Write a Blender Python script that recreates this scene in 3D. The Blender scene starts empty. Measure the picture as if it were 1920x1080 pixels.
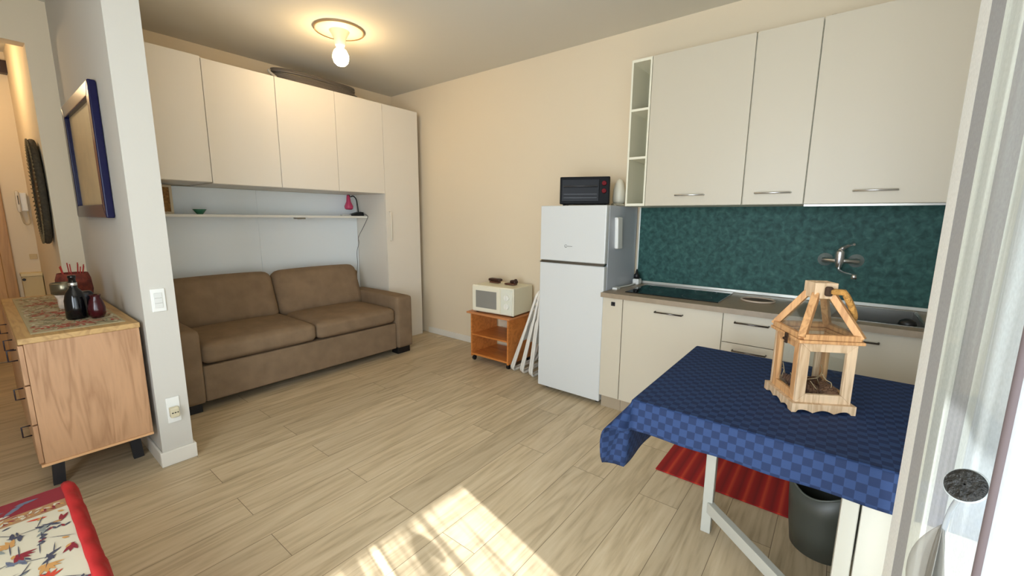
import bpy, bmesh, math, random
from mathutils import Vector, Matrix
random.seed(7)
PI = math.pi
C = bpy.context.scene.collection
S = bpy.context.scene

# ------------------------------------------------------------------ camera
cam_d = bpy.data.cameras.new('camera'); cam = bpy.data.objects.new('camera', cam_d); C.objects.link(cam)
F_PX = 789.6487
cam_d.sensor_width = 36; cam_d.lens = F_PX / 1920 * 36; cam_d.clip_start = .02
_y, _p, _r = map(math.radians, (-51.993, -9.3741, 0.4849))
fwd = Vector((-math.sin(_y)*math.cos(_p), math.cos(_y)*math.cos(_p), math.sin(_p)))
rgt = Vector((math.cos(_y), math.sin(_y), 0)); up = rgt.cross(fwd)
r2 = rgt*math.cos(_r) + up*math.sin(_r); u2 = -rgt*math.sin(_r) + up*math.cos(_r)
cam.matrix_world = Matrix(((r2.x, u2.x, -fwd.x, -3.3042), (r2.y, u2.y, -fwd.y, -4.4426), (r2.z, u2.z, -fwd.z, 1.371), (0, 0, 0, 1)))
S.camera = cam

# ------------------------------------------------------------------ light
S.view_settings.view_transform = 'Standard'; S.view_settings.look = 'None'
S.view_settings.exposure = 0.38; S.view_settings.gamma = 1; S.view_settings.use_curve_mapping = False
w = bpy.data.worlds.new('world'); S.world = w; w.use_nodes = True
wn = w.node_tree.nodes; bg = wn['Background']
bg.inputs[0].default_value = (.72, .86, 1, 1); bg.inputs[1].default_value = 1.6
def light(name, kind, loc, energy, col, direction=None, **kw):
    d = bpy.data.lights.new(name, kind); d.energy = energy; d.color = col
    for k, v in kw.items(): setattr(d, k, v)
    o = bpy.data.objects.new(name, d); C.objects.link(o); o.location = loc
    if direction is not None: o.rotation_euler = Vector(direction).to_track_quat('-Z', 'Y').to_euler()
    return o
light('sun', 'SUN', (-3, -7, 4), 20, (.93, .96, 1), (.225, .974, -.65), angle=.009)
light('daylight_window', 'AREA', (-3.49, -5.06, 1.12), 26, (.84, .92, 1), (0, 1, 0), shape='RECTANGLE', size=1.42, size_y=2.1)
light('added_side_daylight', 'AREA', (-4.56, -3.95, 1.35), 82, (.84, .92, 1), (1, 0, 0), shape='RECTANGLE', size=1.7, size_y=1.9)  # added light from an unseen side, brightens the fridge and cabinet fronts
light('hall_lamp_glow', 'POINT', (-3.35, .75, 2.45), 11, (1, .70, .38), shadow_soft_size=.08)

# ------------------------------------------------------------------ materials
def lin(c):
    return tuple(((v/255)/12.92 if v/255 <= .04045 else ((v/255+.055)/1.055)**2.4) for v in c)
MATS = {}
def M(name, col, rough=.5, metal=0, bump=0, bscale=80, var=0, vscale=6, spec=.5, stretch=None, **kw):
    if name in MATS: return MATS[name]
    m = bpy.data.materials.new(name); m.use_nodes = True; MATS[name] = m
    nt = m.node_tree; b = nt.nodes['Principled BSDF']; L = nt.links
    c = lin(col) + (1,)
    b.inputs['Base Color'].default_value = c; b.inputs['Roughness'].default_value = rough
    b.inputs['Metallic'].default_value = metal; b.inputs['Specular IOR Level'].default_value = spec
    for k, v in kw.items(): b.inputs[k].default_value = v
    tc = nt.nodes.new('ShaderNodeTexCoord'); out = tc.outputs['Object']
    if stretch:
        mp = nt.nodes.new('ShaderNodeMapping'); mp.inputs['Scale'].default_value = stretch
        L.new(out, mp.inputs['Vector']); out = mp.outputs['Vector']
    if var:
        n = nt.nodes.new('ShaderNodeTexNoise'); n.inputs['Scale'].default_value = vscale; n.inputs['Detail'].default_value = 6
        L.new(out, n.inputs['Vector'])
        r = nt.nodes.new('ShaderNodeMapRange'); r.inputs[1].default_value = .3; r.inputs[2].default_value = .7
        r.inputs[3].default_value = 1-var; r.inputs[4].default_value = 1+var
        L.new(n.outputs['Fac'], r.inputs['Value'])
        mx = nt.nodes.new('ShaderNodeMix'); mx.data_type = 'RGBA'; mx.blend_type = 'MULTIPLY'; mx.inputs[0].default_value = 1
        mx.inputs[6].default_value = c; L.new(r.outputs[0], mx.inputs[7]); L.new(mx.outputs[2], b.inputs['Base Color'])
    if bump:
        n = nt.nodes.new('ShaderNodeTexNoise'); n.inputs['Scale'].default_value = bscale; n.inputs['Detail'].default_value = 5
        L.new(out, n.inputs['Vector'])
        bp = nt.nodes.new('ShaderNodeBump'); bp.inputs['Strength'].default_value = bump; bp.inputs['Distance'].default_value = .01
        L.new(n.outputs['Fac'], bp.inputs['Height']); L.new(bp.outputs[0], b.inputs['Normal'])
    return m
def ramp(nt, stops, interp='LINEAR'):
    r = nt.nodes.new('ShaderNodeValToRGB'); r.color_ramp.interpolation = interp
    e = r.color_ramp.elements
    while len(e) < len(stops): e.new(.5)
    for i, (p, c) in enumerate(stops): e[i].position = p; e[i].color = lin(c) + (1,)
    return r
def wood(name, c1, c2, axis, scale=2.2, rough=.45, knots=0):
    """wavy grain running along axis (0,1,2) of the object's own coordinates"""
    if name in MATS: return MATS[name]
    m = bpy.data.materials.new(name); m.use_nodes = True; MATS[name] = m
    nt = m.node_tree; b = nt.nodes['Principled BSDF']; L = nt.links
    b.inputs['Roughness'].default_value = rough
    tc = nt.nodes.new('ShaderNodeTexCoord'); mp = nt.nodes.new('ShaderNodeMapping')
    s = [9*scale]*3; s[axis] = .9*scale; mp.inputs['Scale'].default_value = s
    L.new(tc.outputs['Object'], mp.inputs['Vector'])
    n = nt.nodes.new('ShaderNodeTexNoise'); n.inputs['Scale'].default_value = 1; n.inputs['Detail'].default_value = 3; n.inputs['Distortion'].default_value = .6
    L.new(mp.outputs[0], n.inputs['Vector'])
    mu = nt.nodes.new('ShaderNodeMath'); mu.operation = 'MULTIPLY'; mu.inputs[1].default_value = 9
    L.new(n.outputs['Fac'], mu.inputs[0])
    pp = nt.nodes.new('ShaderNodeMath'); pp.operation = 'PINGPONG'; pp.inputs[1].default_value = 1
    L.new(mu.outputs[0], pp.inputs[0])
    n2 = nt.nodes.new('ShaderNodeTexNoise'); n2.inputs['Scale'].default_value = 8; n2.inputs['Detail'].default_value = 6
    L.new(mp.outputs[0], n2.inputs['Vector'])
    mx = nt.nodes.new('ShaderNodeMath'); mx.operation = 'MULTIPLY_ADD'; mx.inputs[1].default_value = .55; L.new(pp.outputs[0], mx.inputs[0])
    m3 = nt.nodes.new('ShaderNodeMath'); m3.operation = 'MULTIPLY'; m3.inputs[1].default_value = .45; L.new(n2.outputs['Fac'], m3.inputs[0])
    L.new(m3.outputs[0], mx.inputs[2])
    r = ramp(nt, [(.05, c2), (.55, c1), (1, tuple(min(255, int(v*1.06)) for v in c1))]); L.new(mx.outputs[0], r.inputs[0])
    L.new(r.outputs[0], b.inputs['Base Color'])
    return m
def floor_mat():
    m = bpy.data.materials.new('oak_laminate'); m.use_nodes = True
    nt = m.node_tree; b = nt.nodes['Principled BSDF']; L = nt.links
    tc = nt.nodes.new('ShaderNodeTexCoord')
    br = nt.nodes.new('ShaderNodeTexBrick'); br.offset = .37; br.squash = 1
    br.inputs['Scale'].default_value = 1; br.inputs['Brick Width'].default_value = 1.28; br.inputs['Row Height'].default_value = .192
    br.inputs['Mortar Size'].default_value = .0014; br.inputs['Mortar Smooth'].default_value = .3
    br.inputs['Color1'].default_value = (0, 0, 0, 1); br.inputs['Color2'].default_value = (1, 1, 1, 1); br.inputs['Mortar'].default_value = (.5, .5, .5, 1)
    L.new(tc.outputs['Object'], br.inputs['Vector'])
    sep = nt.nodes.new('ShaderNodeVectorMath'); sep.operation = 'MULTIPLY_ADD'
    sep.inputs[1].default_value = (1, 1, 1)
    L.new(tc.outputs['Object'], sep.inputs[0])
    sc = nt.nodes.new('ShaderNodeVectorMath'); sc.operation = 'SCALE'; sc.inputs['Scale'].default_value = 13
    L.new(br.outputs['Color'], sc.inputs[0]); L.new(sc.outputs[0], sep.inputs[2])
    mp = nt.nodes.new('ShaderNodeMapping'); mp.inputs['Scale'].default_value = (.75, 7.5, 1); L.new(sep.outputs[0], mp.inputs['Vector'])
    n = nt.nodes.new('ShaderNodeTexNoise'); n.inputs['Scale'].default_value = 1; n.inputs['Detail'].default_value = 3; n.inputs['Distortion'].default_value = .9
    L.new(mp.outputs[0], n.inputs['Vector'])
    mu = nt.nodes.new('ShaderNodeMath'); mu.operation = 'MULTIPLY'; mu.inputs[1].default_value = 10; L.new(n.outputs['Fac'], mu.inputs[0])
    pp = nt.nodes.new('ShaderNodeMath'); pp.operation = 'PINGPONG'; pp.inputs[1].default_value = 1; L.new(mu.outputs[0], pp.inputs[0])
    n2 = nt.nodes.new('ShaderNodeTexNoise'); n2.inputs['Scale'].default_value = 6; n2.inputs['Detail'].default_value = 9
    L.new(mp.outputs[0], n2.inputs['Vector'])
    a = nt.nodes.new('ShaderNodeMath'); a.operation = 'MULTIPLY_ADD'; a.inputs[1].default_value = .28; L.new(pp.outputs[0], a.inputs[0])
    m3 = nt.nodes.new('ShaderNodeMath'); m3.operation = 'MULTIPLY'; m3.inputs[1].default_value = .72; L.new(n2.outputs['Fac'], m3.inputs[0]); L.new(m3.outputs[0], a.inputs[2])
    r = ramp(nt, [(.16, (160, 142, 112)), (.5, (194, 175, 143)), (.85, (209, 192, 162))]); L.new(a.outputs[0], r.inputs[0])
    # per board tone
    tone = nt.nodes.new('ShaderNodeMapRange'); tone.inputs[3].default_value = .9; tone.inputs[4].default_value = 1.07; L.new(br.outputs['Color'], tone.inputs['Value'])
    mx = nt.nodes.new('ShaderNodeMix'); mx.data_type = 'RGBA'; mx.blend_type = 'MULTIPLY'; mx.inputs[0].default_value = 1
    L.new(r.outputs[0], mx.inputs[6]); L.new(tone.outputs[0], mx.inputs[7])
    mo = nt.nodes.new('ShaderNodeMix'); mo.data_type = 'RGBA'; L.new(br.outputs['Fac'], mo.inputs[0])
    L.new(mx.outputs[2], mo.inputs[6]); mo.inputs[7].default_value = lin((112, 96, 74)) + (1,)
    L.new(mo.outputs[2], b.inputs['Base Color'])
    b.inputs['Roughness'].default_value = .42; b.inputs['Specular IOR Level'].default_value = .4
    bp = nt.nodes.new('ShaderNodeBump'); bp.inputs['Strength'].default_value = .12; bp.inputs['Distance'].default_value = .004
    L.new(a.outputs[0], bp.inputs['Height']); L.new(bp.outputs[0], b.inputs['Normal'])
    return m
def splash_mat():
    m = bpy.data.materials.new('green_marbled_laminate'); m.use_nodes = True
    nt = m.node_tree; b = nt.nodes['Principled BSDF']; L = nt.links
    tc = nt.nodes.new('ShaderNodeTexCoord')
    n = nt.nodes.new('ShaderNodeTexNoise'); n.inputs['Scale'].default_value = 30; n.inputs['Detail'].default_value = 6; n.inputs['Distortion'].default_value = .5
    L.new(tc.outputs['Object'], n.inputs['Vector'])
    r = ramp(nt, [(.3, (32, 64, 62)), (.47, (44, 82, 78)), (.6, (54, 94, 88)), (.75, (72, 108, 102))]); L.new(n.outputs['Fac'], r.inputs[0])
    L.new(r.outputs[0], b.inputs['Base Color']); b.inputs['Roughness'].default_value = .6; b.inputs['Specular IOR Level'].default_value = .25
    return m
def cloth_mat():
    m = bpy.data.materials.new('blue_checked_damask'); m.use_nodes = True
    nt = m.node_tree; b = nt.nodes['Principled BSDF']; L = nt.links
    uv = nt.nodes.new('ShaderNodeUVMap'); ch = nt.nodes.new('ShaderNodeTexChecker'); ch.inputs['Scale'].default_value = 1/.0235
    L.new(uv.outputs[0], ch.inputs['Vector'])
    ch.inputs['Color1'].default_value = lin((38, 58, 96)) + (1,); ch.inputs['Color2'].default_value = lin((25, 41, 74)) + (1,)
    n = nt.nodes.new('ShaderNodeTexNoise'); n.inputs['Scale'].default_value = 300; L.new(uv.outputs[0], n.inputs['Vector'])
    bp = nt.nodes.new('ShaderNodeBump'); bp.inputs['Strength'].default_value = .3; bp.inputs['Distance'].default_value = .002
    L.new(n.outputs['Fac'], bp.inputs['Height']); L.new(bp.outputs[0], b.inputs['Normal'])
    L.new(ch.outputs['Color'], b.inputs['Base Color']); b.inputs['Roughness'].default_value = .75; b.inputs['Specular IOR Level'].default_value = .25
    return m
def curtain_mat(name, striped):
    m = bpy.data.materials.new(name); m.use_nodes = True
    nt = m.node_tree; L = nt.links; nt.nodes.remove(nt.nodes['Principled BSDF']); out = nt.nodes['Material Output']
    uv = nt.nodes.new('ShaderNodeUVMap'); sx = nt.nodes.new('ShaderNodeSeparateXYZ'); L.new(uv.outputs[0], sx.inputs[0])
    if striped:
        r = ramp(nt, STRIPES, 'CONSTANT'); L.new(sx.outputs[0], r.inputs[0]); col = r.outputs[0]
    else:
        r = ramp(nt, [(0, (215, 222, 226)), (1, (222, 228, 230))]); L.new(sx.outputs[0], r.inputs[0]); col = r.outputs[0]
    n = nt.nodes.new('ShaderNodeTexNoise'); n.inputs['Scale'].default_value = 1; n.inputs['Detail'].default_value = 4
    mp = nt.nodes.new('ShaderNodeMapping'); mp.inputs['Scale'].default_value = (160, 130, 1); L.new(uv.outputs[0], mp.inputs[0]); L.new(mp.outputs[0], n.inputs['Vector'])
    rr = nt.nodes.new('ShaderNodeMapRange'); rr.inputs[3].default_value = .8; rr.inputs[4].default_value = 1.15; L.new(n.outputs['Fac'], rr.inputs['Value'])
    mx = nt.nodes.new('ShaderNodeMix'); mx.data_type = 'RGBA'; mx.blend_type = 'MULTIPLY'; mx.inputs[0].default_value = 1
    L.new(col, mx.inputs[6]); L.new(rr.outputs[0], mx.inputs[7])
    d = nt.nodes.new('ShaderNodeBsdfDiffuse'); t = nt.nodes.new('ShaderNodeBsdfTranslucent'); tr = nt.nodes.new('ShaderNodeBsdfTransparent')
    L.new(mx.outputs[2], d.inputs[0]); L.new(mx.outputs[2], t.inputs[0])
    a = nt.nodes.new('ShaderNodeMixShader'); a.inputs[0].default_value = .14; L.new(d.outputs[0], a.inputs[1]); L.new(t.outputs[0], a.inputs[2])
    f = nt.nodes.new('ShaderNodeMixShader'); 
    n3 = nt.nodes.new('ShaderNodeTexNoise'); n3.inputs['Scale'].default_value = 1; n3.inputs['Detail'].default_value = 2; n3.inputs['Distortion'].default_value = .5
    mp3 = nt.nodes.new('ShaderNodeMapping'); mp3.inputs['Scale'].default_value = (11 if striped else 8, .8, 1); L.new(uv.outputs[0], mp3.inputs[0]); L.new(mp3.outputs[0], n3.inputs['Vector'])
    r3 = nt.nodes.new('ShaderNodeMapRange'); r3.inputs[1].default_value = .42; r3.inputs[2].default_value = .56; r3.inputs[3].default_value = .08; r3.inputs[4].default_value = .42; L.new(n3.outputs['Fac'], r3.inputs['Value']);  # fold shading put into the transparency, streaks the sun patch
    if striped:
        gt = nt.nodes.new('ShaderNodeMath'); gt.operation = 'GREATER_THAN'; gt.inputs[1].default_value = .27; L.new(sx.outputs[0], gt.inputs[0])  # opaque first part gives the sun patch its sharp edge
        mt = nt.nodes.new('ShaderNodeMath'); mt.operation = 'MULTIPLY'; L.new(gt.outputs[0], mt.inputs[0]); L.new(r3.outputs[0], mt.inputs[1]); L.new(mt.outputs[0], f.inputs[0])
    else: L.new(r3.outputs[0], f.inputs[0])
    L.new(a.outputs[0], f.inputs[1]); L.new(tr.outputs[0], f.inputs[2])
    L.new(f.outputs[0], out.inputs[0])
    return m
def glass(name, col=(250, 252, 252)):
    if name in MATS: return MATS[name]
    m = bpy.data.materials.new(name); m.use_nodes = True; MATS[name] = m
    nt = m.node_tree; L = nt.links; nt.nodes.remove(nt.nodes['Principled BSDF'])
    t = nt.nodes.new('ShaderNodeBsdfTransparent'); t.inputs[0].default_value = lin(col) + (1,)
    g = nt.nodes.new('ShaderNodeBsdfGlossy'); g.inputs['Roughness'].default_value = .03
    fr = nt.nodes.new('ShaderNodeLayerWeight'); fr.inputs[0].default_value = .5
    pw = nt.nodes.new('ShaderNodeMath'); pw.operation = 'POWER'; pw.inputs[1].default_value = 4; L.new(fr.outputs['Facing'], pw.inputs[0])
    ml = nt.nodes.new('ShaderNodeMath'); ml.operation = 'MULTIPLY_ADD'; ml.inputs[1].default_value = .6; ml.inputs[2].default_value = .03; L.new(pw.outputs[0], ml.inputs[0])
    mx = nt.nodes.new('ShaderNodeMixShader'); L.new(ml.outputs[0], mx.inputs[0]); L.new(t.outputs[0], mx.inputs[1]); L.new(g.outputs[0], mx.inputs[2])
    L.new(mx.outputs[0], nt.nodes['Material Output'].inputs[0]); return m
STRIPES = [(0, (232, 232, 226)), (.11, (166, 166, 165)), (.24, (222, 228, 220)), (.36, (170, 172, 171)), (.45, (218, 226, 220)), (.53, (210, 220, 222))]

white_wall = M('wall_paint_white', (200, 196, 186), .85, bump=.05, bscale=60)
cream_wall = M('wall_paint_cream', (226, 211, 184), .85, bump=.06, bscale=50)
ceil_m = M('ceiling_paint', (214, 209, 196), .9)
white_lam = M('white_laminate', (226, 219, 206), .42)
white_edge = M('white_laminate_edge', (232, 228, 216), .45)
kit_white = M('kitchen_front_cream', (202, 193, 173), .42)
niche_m = M('niche_panel_white', (236, 241, 242), .5)
white_pl = M('white_plastic', (228, 228, 222), .35)
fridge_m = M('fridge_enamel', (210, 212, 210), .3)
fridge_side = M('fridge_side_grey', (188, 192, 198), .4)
chrome = M('chrome', (228, 228, 228), .3, 1)
steel = M('brushed_steel', (150, 148, 142), .3, 1, bump=.03, bscale=200)
dkmetal = M('dark_metal', (28, 27, 30), .45)
gap_m = M('shadow_gap_black', (30, 28, 26), .8)
black_gl = M('black_gloss', (9, 9, 11), .12)
oven_black = M('oven_black', (9, 8, 9), .4, spec=.08)
black_pl = M('black_plastic', (16, 16, 17), .45)
sofa_m = M('taupe_microfibre', (131, 110, 87), .92, bump=.25, bscale=26, var=.10, vscale=9, spec=.15)
sofa_seam = M('taupe_piping', (74, 60, 46), .9)
skirt_m = M('white_baseboard', (225, 220, 208), .5)
beech = wood('beech_veneer', (204, 128, 62), (178, 102, 44), 1, 1.4)
beech_top = M('beech_top_edge', (196, 128, 78), .45, var=.05)
oak = wood('dresser_oak_end', (184, 142, 104), (154, 112, 76), 2, 1.5, .5)
oak_top = wood('dresser_oak_top', (186, 150, 96), (160, 122, 74), 1, 1.6, .5)
pine = wood('lantern_pine', (206, 178, 144), (170, 136, 98), 2, 3, .6)
pine_o = wood('lantern_pine_honey', (198, 150, 100), (162, 112, 68), 2, 3, .55)
counter_m = M('counter_taupe', (150, 134, 112), .4, var=.07, vscale=30)
win_glass = glass('clear_glass')

# ------------------------------------------------------------------ mesh helpers
class MB:
    def __init__(s): s.bm = bmesh.new(); s.uv = None
    def box(s, x0, x1, y0, y1, z0, z1, mi=0, mat=None):
        r = bmesh.ops.create_cube(s.bm, size=1)
        sx, sy, sz = abs(x1-x0), abs(y1-y0), abs(z1-z0); c = Vector(((x0+x1)/2, (y0+y1)/2, (z0+z1)/2))
        for v in r['verts']:
            v.co = Vector((v.co.x*sx, v.co.y*sy, v.co.z*sz)) + c
            if mat: v.co = mat @ v.co
        for f in {f for v in r['verts'] for f in v.link_faces}: f.material_index = mi
        return s
    def beam(s, a, b, wx, wz, mi=0, upv=(0, 0, 1)):
        a, b = Vector(a), Vector(b); d = (b-a); Ln = d.length; d.normalize(); u = Vector(upv)
        if abs(d.dot(u)) > .98: u = Vector((1, 0, 0))
        x = d.cross(u).normalized(); z = x.cross(d).normalized()
        vs = []
        for p in (a, b):
            for i, j in ((-1, -1), (1, -1), (1, 1), (-1, 1)): vs.append(s.bm.verts.new(p + x*i*wx/2 + z*j*wz/2))
        fs = [(3, 2, 1, 0), (4, 5, 6, 7), (0, 1, 5, 4), (1, 2, 6, 5), (2, 3, 7, 6), (3, 0, 4, 7)]
        for f in fs: s.bm.faces.new([vs[i] for i in f]).material_index = mi
        return s
    def cyl(s, a, b, r, r2=None, n=20, mi=0, cap=True):
        return s.tube([a, b], [r, r if r2 is None else r2], n, mi, False, cap)
    def tube(s, pts, r, n=8, mi=0, closed=False, cap=True):
        pts = [Vector(p) for p in pts]; k = len(pts); rings = []
        rs = r if isinstance(r, (list, tuple)) else [r]*k
        prev = None
        for i in range(k):
            if closed: d = pts[(i+1) % k]-pts[i-1]
            else: d = pts[min(i+1, k-1)]-pts[max(i-1, 0)]
            d.normalize()
            if prev is None: ref = Vector((0, 0, 1)) if abs(d.z) < .9 else Vector((1, 0, 0)); x = d.cross(ref).normalized()
            else: x = (prev - d*prev.dot(d)).normalized()
            prev = x; y = d.cross(x)
            rings.append([s.bm.verts.new(pts[i] + (x*math.cos(2*PI*j/n)+y*math.sin(2*PI*j/n))*rs[i]) for j in range(n)])
        m = k if closed else k-1
        for i in range(m):
            A, B = rings[i], rings[(i+1) % k]
            for j in range(n):
                f = s.bm.faces.new((A[j], A[(j+1) % n], B[(j+1) % n], B[j])); f.material_index = mi; f.smooth = True
        if cap and not closed:
            s.bm.faces.new(rings[0][::-1]).material_index = mi; s.bm.faces.new(rings[-1]).material_index = mi
        return s
    def lathe(s, prof, c=(0, 0, 0), n=32, mi=0, M4=None):
        c = Vector(c); rings = []
        for (r, z) in prof:
            ring = []
            for j in range(n):
                p = Vector((max(r, 1e-5)*math.cos(2*PI*j/n), max(r, 1e-5)*math.sin(2*PI*j/n), z))
                if M4: p = M4 @ p
                ring.append(s.bm.verts.new(p+c))
            rings.append(ring)
        for A, B in zip(rings, rings[1:]):
            for j in range(n):
                f = s.bm.faces.new((A[j], A[(j+1) % n], B[(j+1) % n], B[j])); f.material_index = mi; f.smooth = True
        return s
    def prism(s, pts, d, mi=0):
        """closed outline pts (3-D, planar) extruded by vector d"""
        d = Vector(d); a = [s.bm.verts.new(Vector(p)) for p in pts]; b = [s.bm.verts.new(Vector(p)+d) for p in pts]; k = len(a)
        s.bm.faces.new(a[::-1]).material_index = mi; s.bm.faces.new(b).material_index = mi
        for i in range(k): s.bm.faces.new((a[i], a[(i+1) % k], b[(i+1) % k], b[i])).material_index = mi
        return s
    def soft(s, x0, x1, y0, y1, z0, z1, r=.04, bulge=(0, 0, 0), n=14, mat=None, mi=0):
        g = bmesh.new(); bmesh.ops.create_cube(g, size=2); bmesh.ops.subdivide_edges(g, edges=g.edges[:], cuts=n, use_grid_fill=True)
        h = Vector(((x1-x0)/2, (y1-y0)/2, (z1-z0)/2)); c = Vector(((x0+x1)/2, (y0+y1)/2, (z0+z1)/2))
        mp = {}
        for v in g.verts:
            p = Vector((v.co.x, v.co.y, v.co.z)); q = Vector([math.copysign(abs(t)**.75, t) for t in p])
            P = Vector((q.x*h.x, q.y*h.y, q.z*h.z)); inn = Vector([max(-h[i]+r, min(h[i]-r, P[i])) for i in range(3)])
            dd = P-inn
            if dd.length > 1e-7: P = inn + dd.normalized()*r if dd.length > 0 and max(abs(t) for t in p) > .999 else P
            for i in range(3):
                j, k = (i+1) % 3, (i+2) % 3
                if abs(p[i]) > .2: P[i] += math.copysign(bulge[i]*(1-p[j]**2)*(1-p[k]**2), p[i])
            P = P+c
            if mat: P = mat @ P
            mp[v] = s.bm.verts.new(P)
        for f in g.faces:
            nf = s.bm.faces.new([mp[v] for v in f.verts]); nf.smooth = True; nf.material_index = mi
        g.free(); return s

def thing(name, label, cat, loc=(0, 0, 0), rotz=0, group=None):
    o = bpy.data.objects.new(name, None); C.objects.link(o); o.location = loc; o.rotation_euler = (0, 0, rotz)
    o.empty_display_size = .05; o['label'] = label; o['category'] = cat
    if group: o['group'] = group
    return o
def put(name, mb, mats, parent=None, bevel=0, seg=2, local=False, smooth=False, label=None, sub=0, solid=0):
    """one mesh object; vertices are world coordinates unless local"""
    me = bpy.data.meshes.new(name)
    off = Vector((0, 0, 0))
    if parent is not None and not local:
        q = parent
        while q is not None: off += q.location; q = q.parent
    if parent is None and not local:
        vs = [v.co for v in mb.bm.verts]
        lo = Vector([min(v[i] for v in vs) for i in range(3)]); hi = Vector([max(v[i] for v in vs) for i in range(3)])
        off = Vector(((lo.x+hi.x)/2, (lo.y+hi.y)/2, lo.z))
    for v in mb.bm.verts: v.co -= off
    bmesh.ops.recalc_face_normals(mb.bm, faces=mb.bm.faces[:]) if mb.uv is None else None
    if smooth:
        for f in mb.bm.faces: f.smooth = True
    mb.bm.to_mesh(me); mb.bm.free()
    for m in (mats if isinstance(mats, (list, tuple)) else [mats]): me.materials.append(m)
    o = bpy.data.objects.new(name, me); C.objects.link(o)
    if parent is not None: o.parent = parent
    else: o.location = off
    if solid:
        md = o.modifiers.new('thick', 'SOLIDIFY'); md.thickness = solid; md.offset = 0
    if bevel:
        md = o.modifiers.new('bevel', 'BEVEL'); md.width = bevel; md.segments = seg; md.limit_method = 'ANGLE'; md.angle_limit = .6
    if sub:
        md = o.modifiers.new('sub', 'SUBSURF'); md.levels = sub; md.render_levels = sub
    if label: o['label'] = label
    return o
def single(o, label, cat, group=None):
    o['label'] = label; o['category'] = cat
    if group: o['group'] = group
    return o
def struct(name, mb, mats, parent=None, **k):
    o = put(name, mb, mats, parent, **k)
    if parent is None: o['kind'] = 'structure'
    return o
def arc(c, r, a0, a1, n, ax=(1, 0, 0), ay=(0, 0, 1)):
    c, ax, ay = Vector(c), Vector(ax), Vector(ay)
    return [c+ax*r*math.cos(a0+(a1-a0)*i/n)+ay*r*math.sin(a0+(a1-a0)*i/n) for i in range(n+1)]
def smoothpath(pts, n=6):
    pts = [Vector(p) for p in pts]; out = []
    for i in range(len(pts)-1):
        p0 = pts[max(i-1, 0)]; p1 = pts[i]; p2 = pts[i+1]; p3 = pts[min(i+2, len(pts)-1)]
        for j in range(n):
            t = j/n; out.append(.5*((2*p1)+(-p0+p2)*t+(2*p0-5*p1+4*p2-p3)*t*t+(-p0+3*p1-3*p2+p3)*t**3))
    out.append(pts[-1]); return out
def copy_tree(o, parent=None):
    c = o.copy(); C.objects.link(c)
    if parent is not None: c.parent = parent
    for ch in [x for x in bpy.data.objects if x.parent == o]: copy_tree(ch, c)
    return c

# ------------------------------------------------------------------ the room
H = 2.793
struct('floor', MB().box(-4.5, .14, -5.05, 1.75, -.08, 0), floor_mat())
struct('ceiling', MB().box(-4.5, .14, -5.05, 1.75, H, H+.1), ceil_m)
struct('wall_right', MB().box(0, .14, -5.05, .12, 0, H), cream_wall)
struct('wall_back', MB().box(-2.8, 0, 0, .12, 0, H), cream_wall)
struct('wall_partition', MB().box(-2.80, -2.66, -1.62, 0, 0, H), white_wall)
struct('wall_left', MB().box(-4.5, -4.4, -5.05, -4.8, 0, H).box(-4.5, -4.4, -3.1, 1.75, 0, H).box(-4.5, -4.4, -4.8, -3.1, 0, .4).box(-4.5, -4.4, -4.8, -3.1, 2.3, H), white_wall)
w2f = MB().box(-4.48, -4.42, -4.8, -3.1, .4, .46).box(-4.48, -4.42, -4.8, -3.1, 2.24, 2.3)
for y in (-4.8, -3.98, -3.16): w2f.box(-4.48, -4.42, y, y+.06, .46, 2.24)
struct('window_added', w2f, M('window_frame_white', (225, 225, 222), .4), bevel=.004)  # window added out of view, to go with the added side light
struct('wall_hall_header', MB().box(-4.4, -2.925, 0, .12, 2.50, H).box(-2.925, -2.8, 0, .12, 0, H), cream_wall)
struct('wall_hall_side', MB().box(-2.925, -2.8, .12, 1.62, 0, H), cream_wall)
struct('wall_hall_end', MB().box(-4.4, -2.8, 1.62, 1.74, 0, H), cream_wall)
struct('wall_window', MB().box(-4.4, -4.22, -5.05, -4.93, 0, H).box(-2.28, 0, -5.05, -4.93, 0, H).box(-4.22, -2.28, -5.05, -4.93, 2.2, H), white_wall)
wf = MB()
for x in (-4.22, -3.27, -2.34): wf.box(x, x+.06, -5.02, -4.96, 0, 2.2)
wf.box(-4.22, -2.28, -5.02, -4.96, 0, .08).box(-4.22, -2.28, -5.02, -4.96, 2.14, 2.2)
wd = struct('window_1', wf, M('window_frame_white', (225, 225, 222), .4), bevel=.004)
struct('window_pane', MB().box(-4.16, -3.27, -4.993, -4.987, .08, 2.14), glass('balcony_glass', (250, 252, 252)), wd)
struct('trim_sun_blocker', MB().box(-5.2, 1.2, -6.96, -5.05, 2.62, 2.82), M('sun_blocker_slab', (200, 195, 185), .9))  # unseen slab added to block the sun and end the floor patch
struct('trim_2', MB().box(-5.2, 1.2, -7.2, -5.05, -.2, -.06), M('balcony_floor_tile', (176, 160, 140), .8, var=.06))
bb = MB().box(-.014, 0, -2.58, -.59, 0, .07)
struct('baseboard_right', bb, skirt_m, bevel=.004)
struct('baseboard_partition', MB().box(-2.812, -2.648, -1.634, -1.62, 0, .085).box(-2.66, -2.648, -1.62, -.6, 0, .085).box(-2.812, -2.80, -1.62, -.02, 0, .085), skirt_m, bevel=.004)
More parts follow.
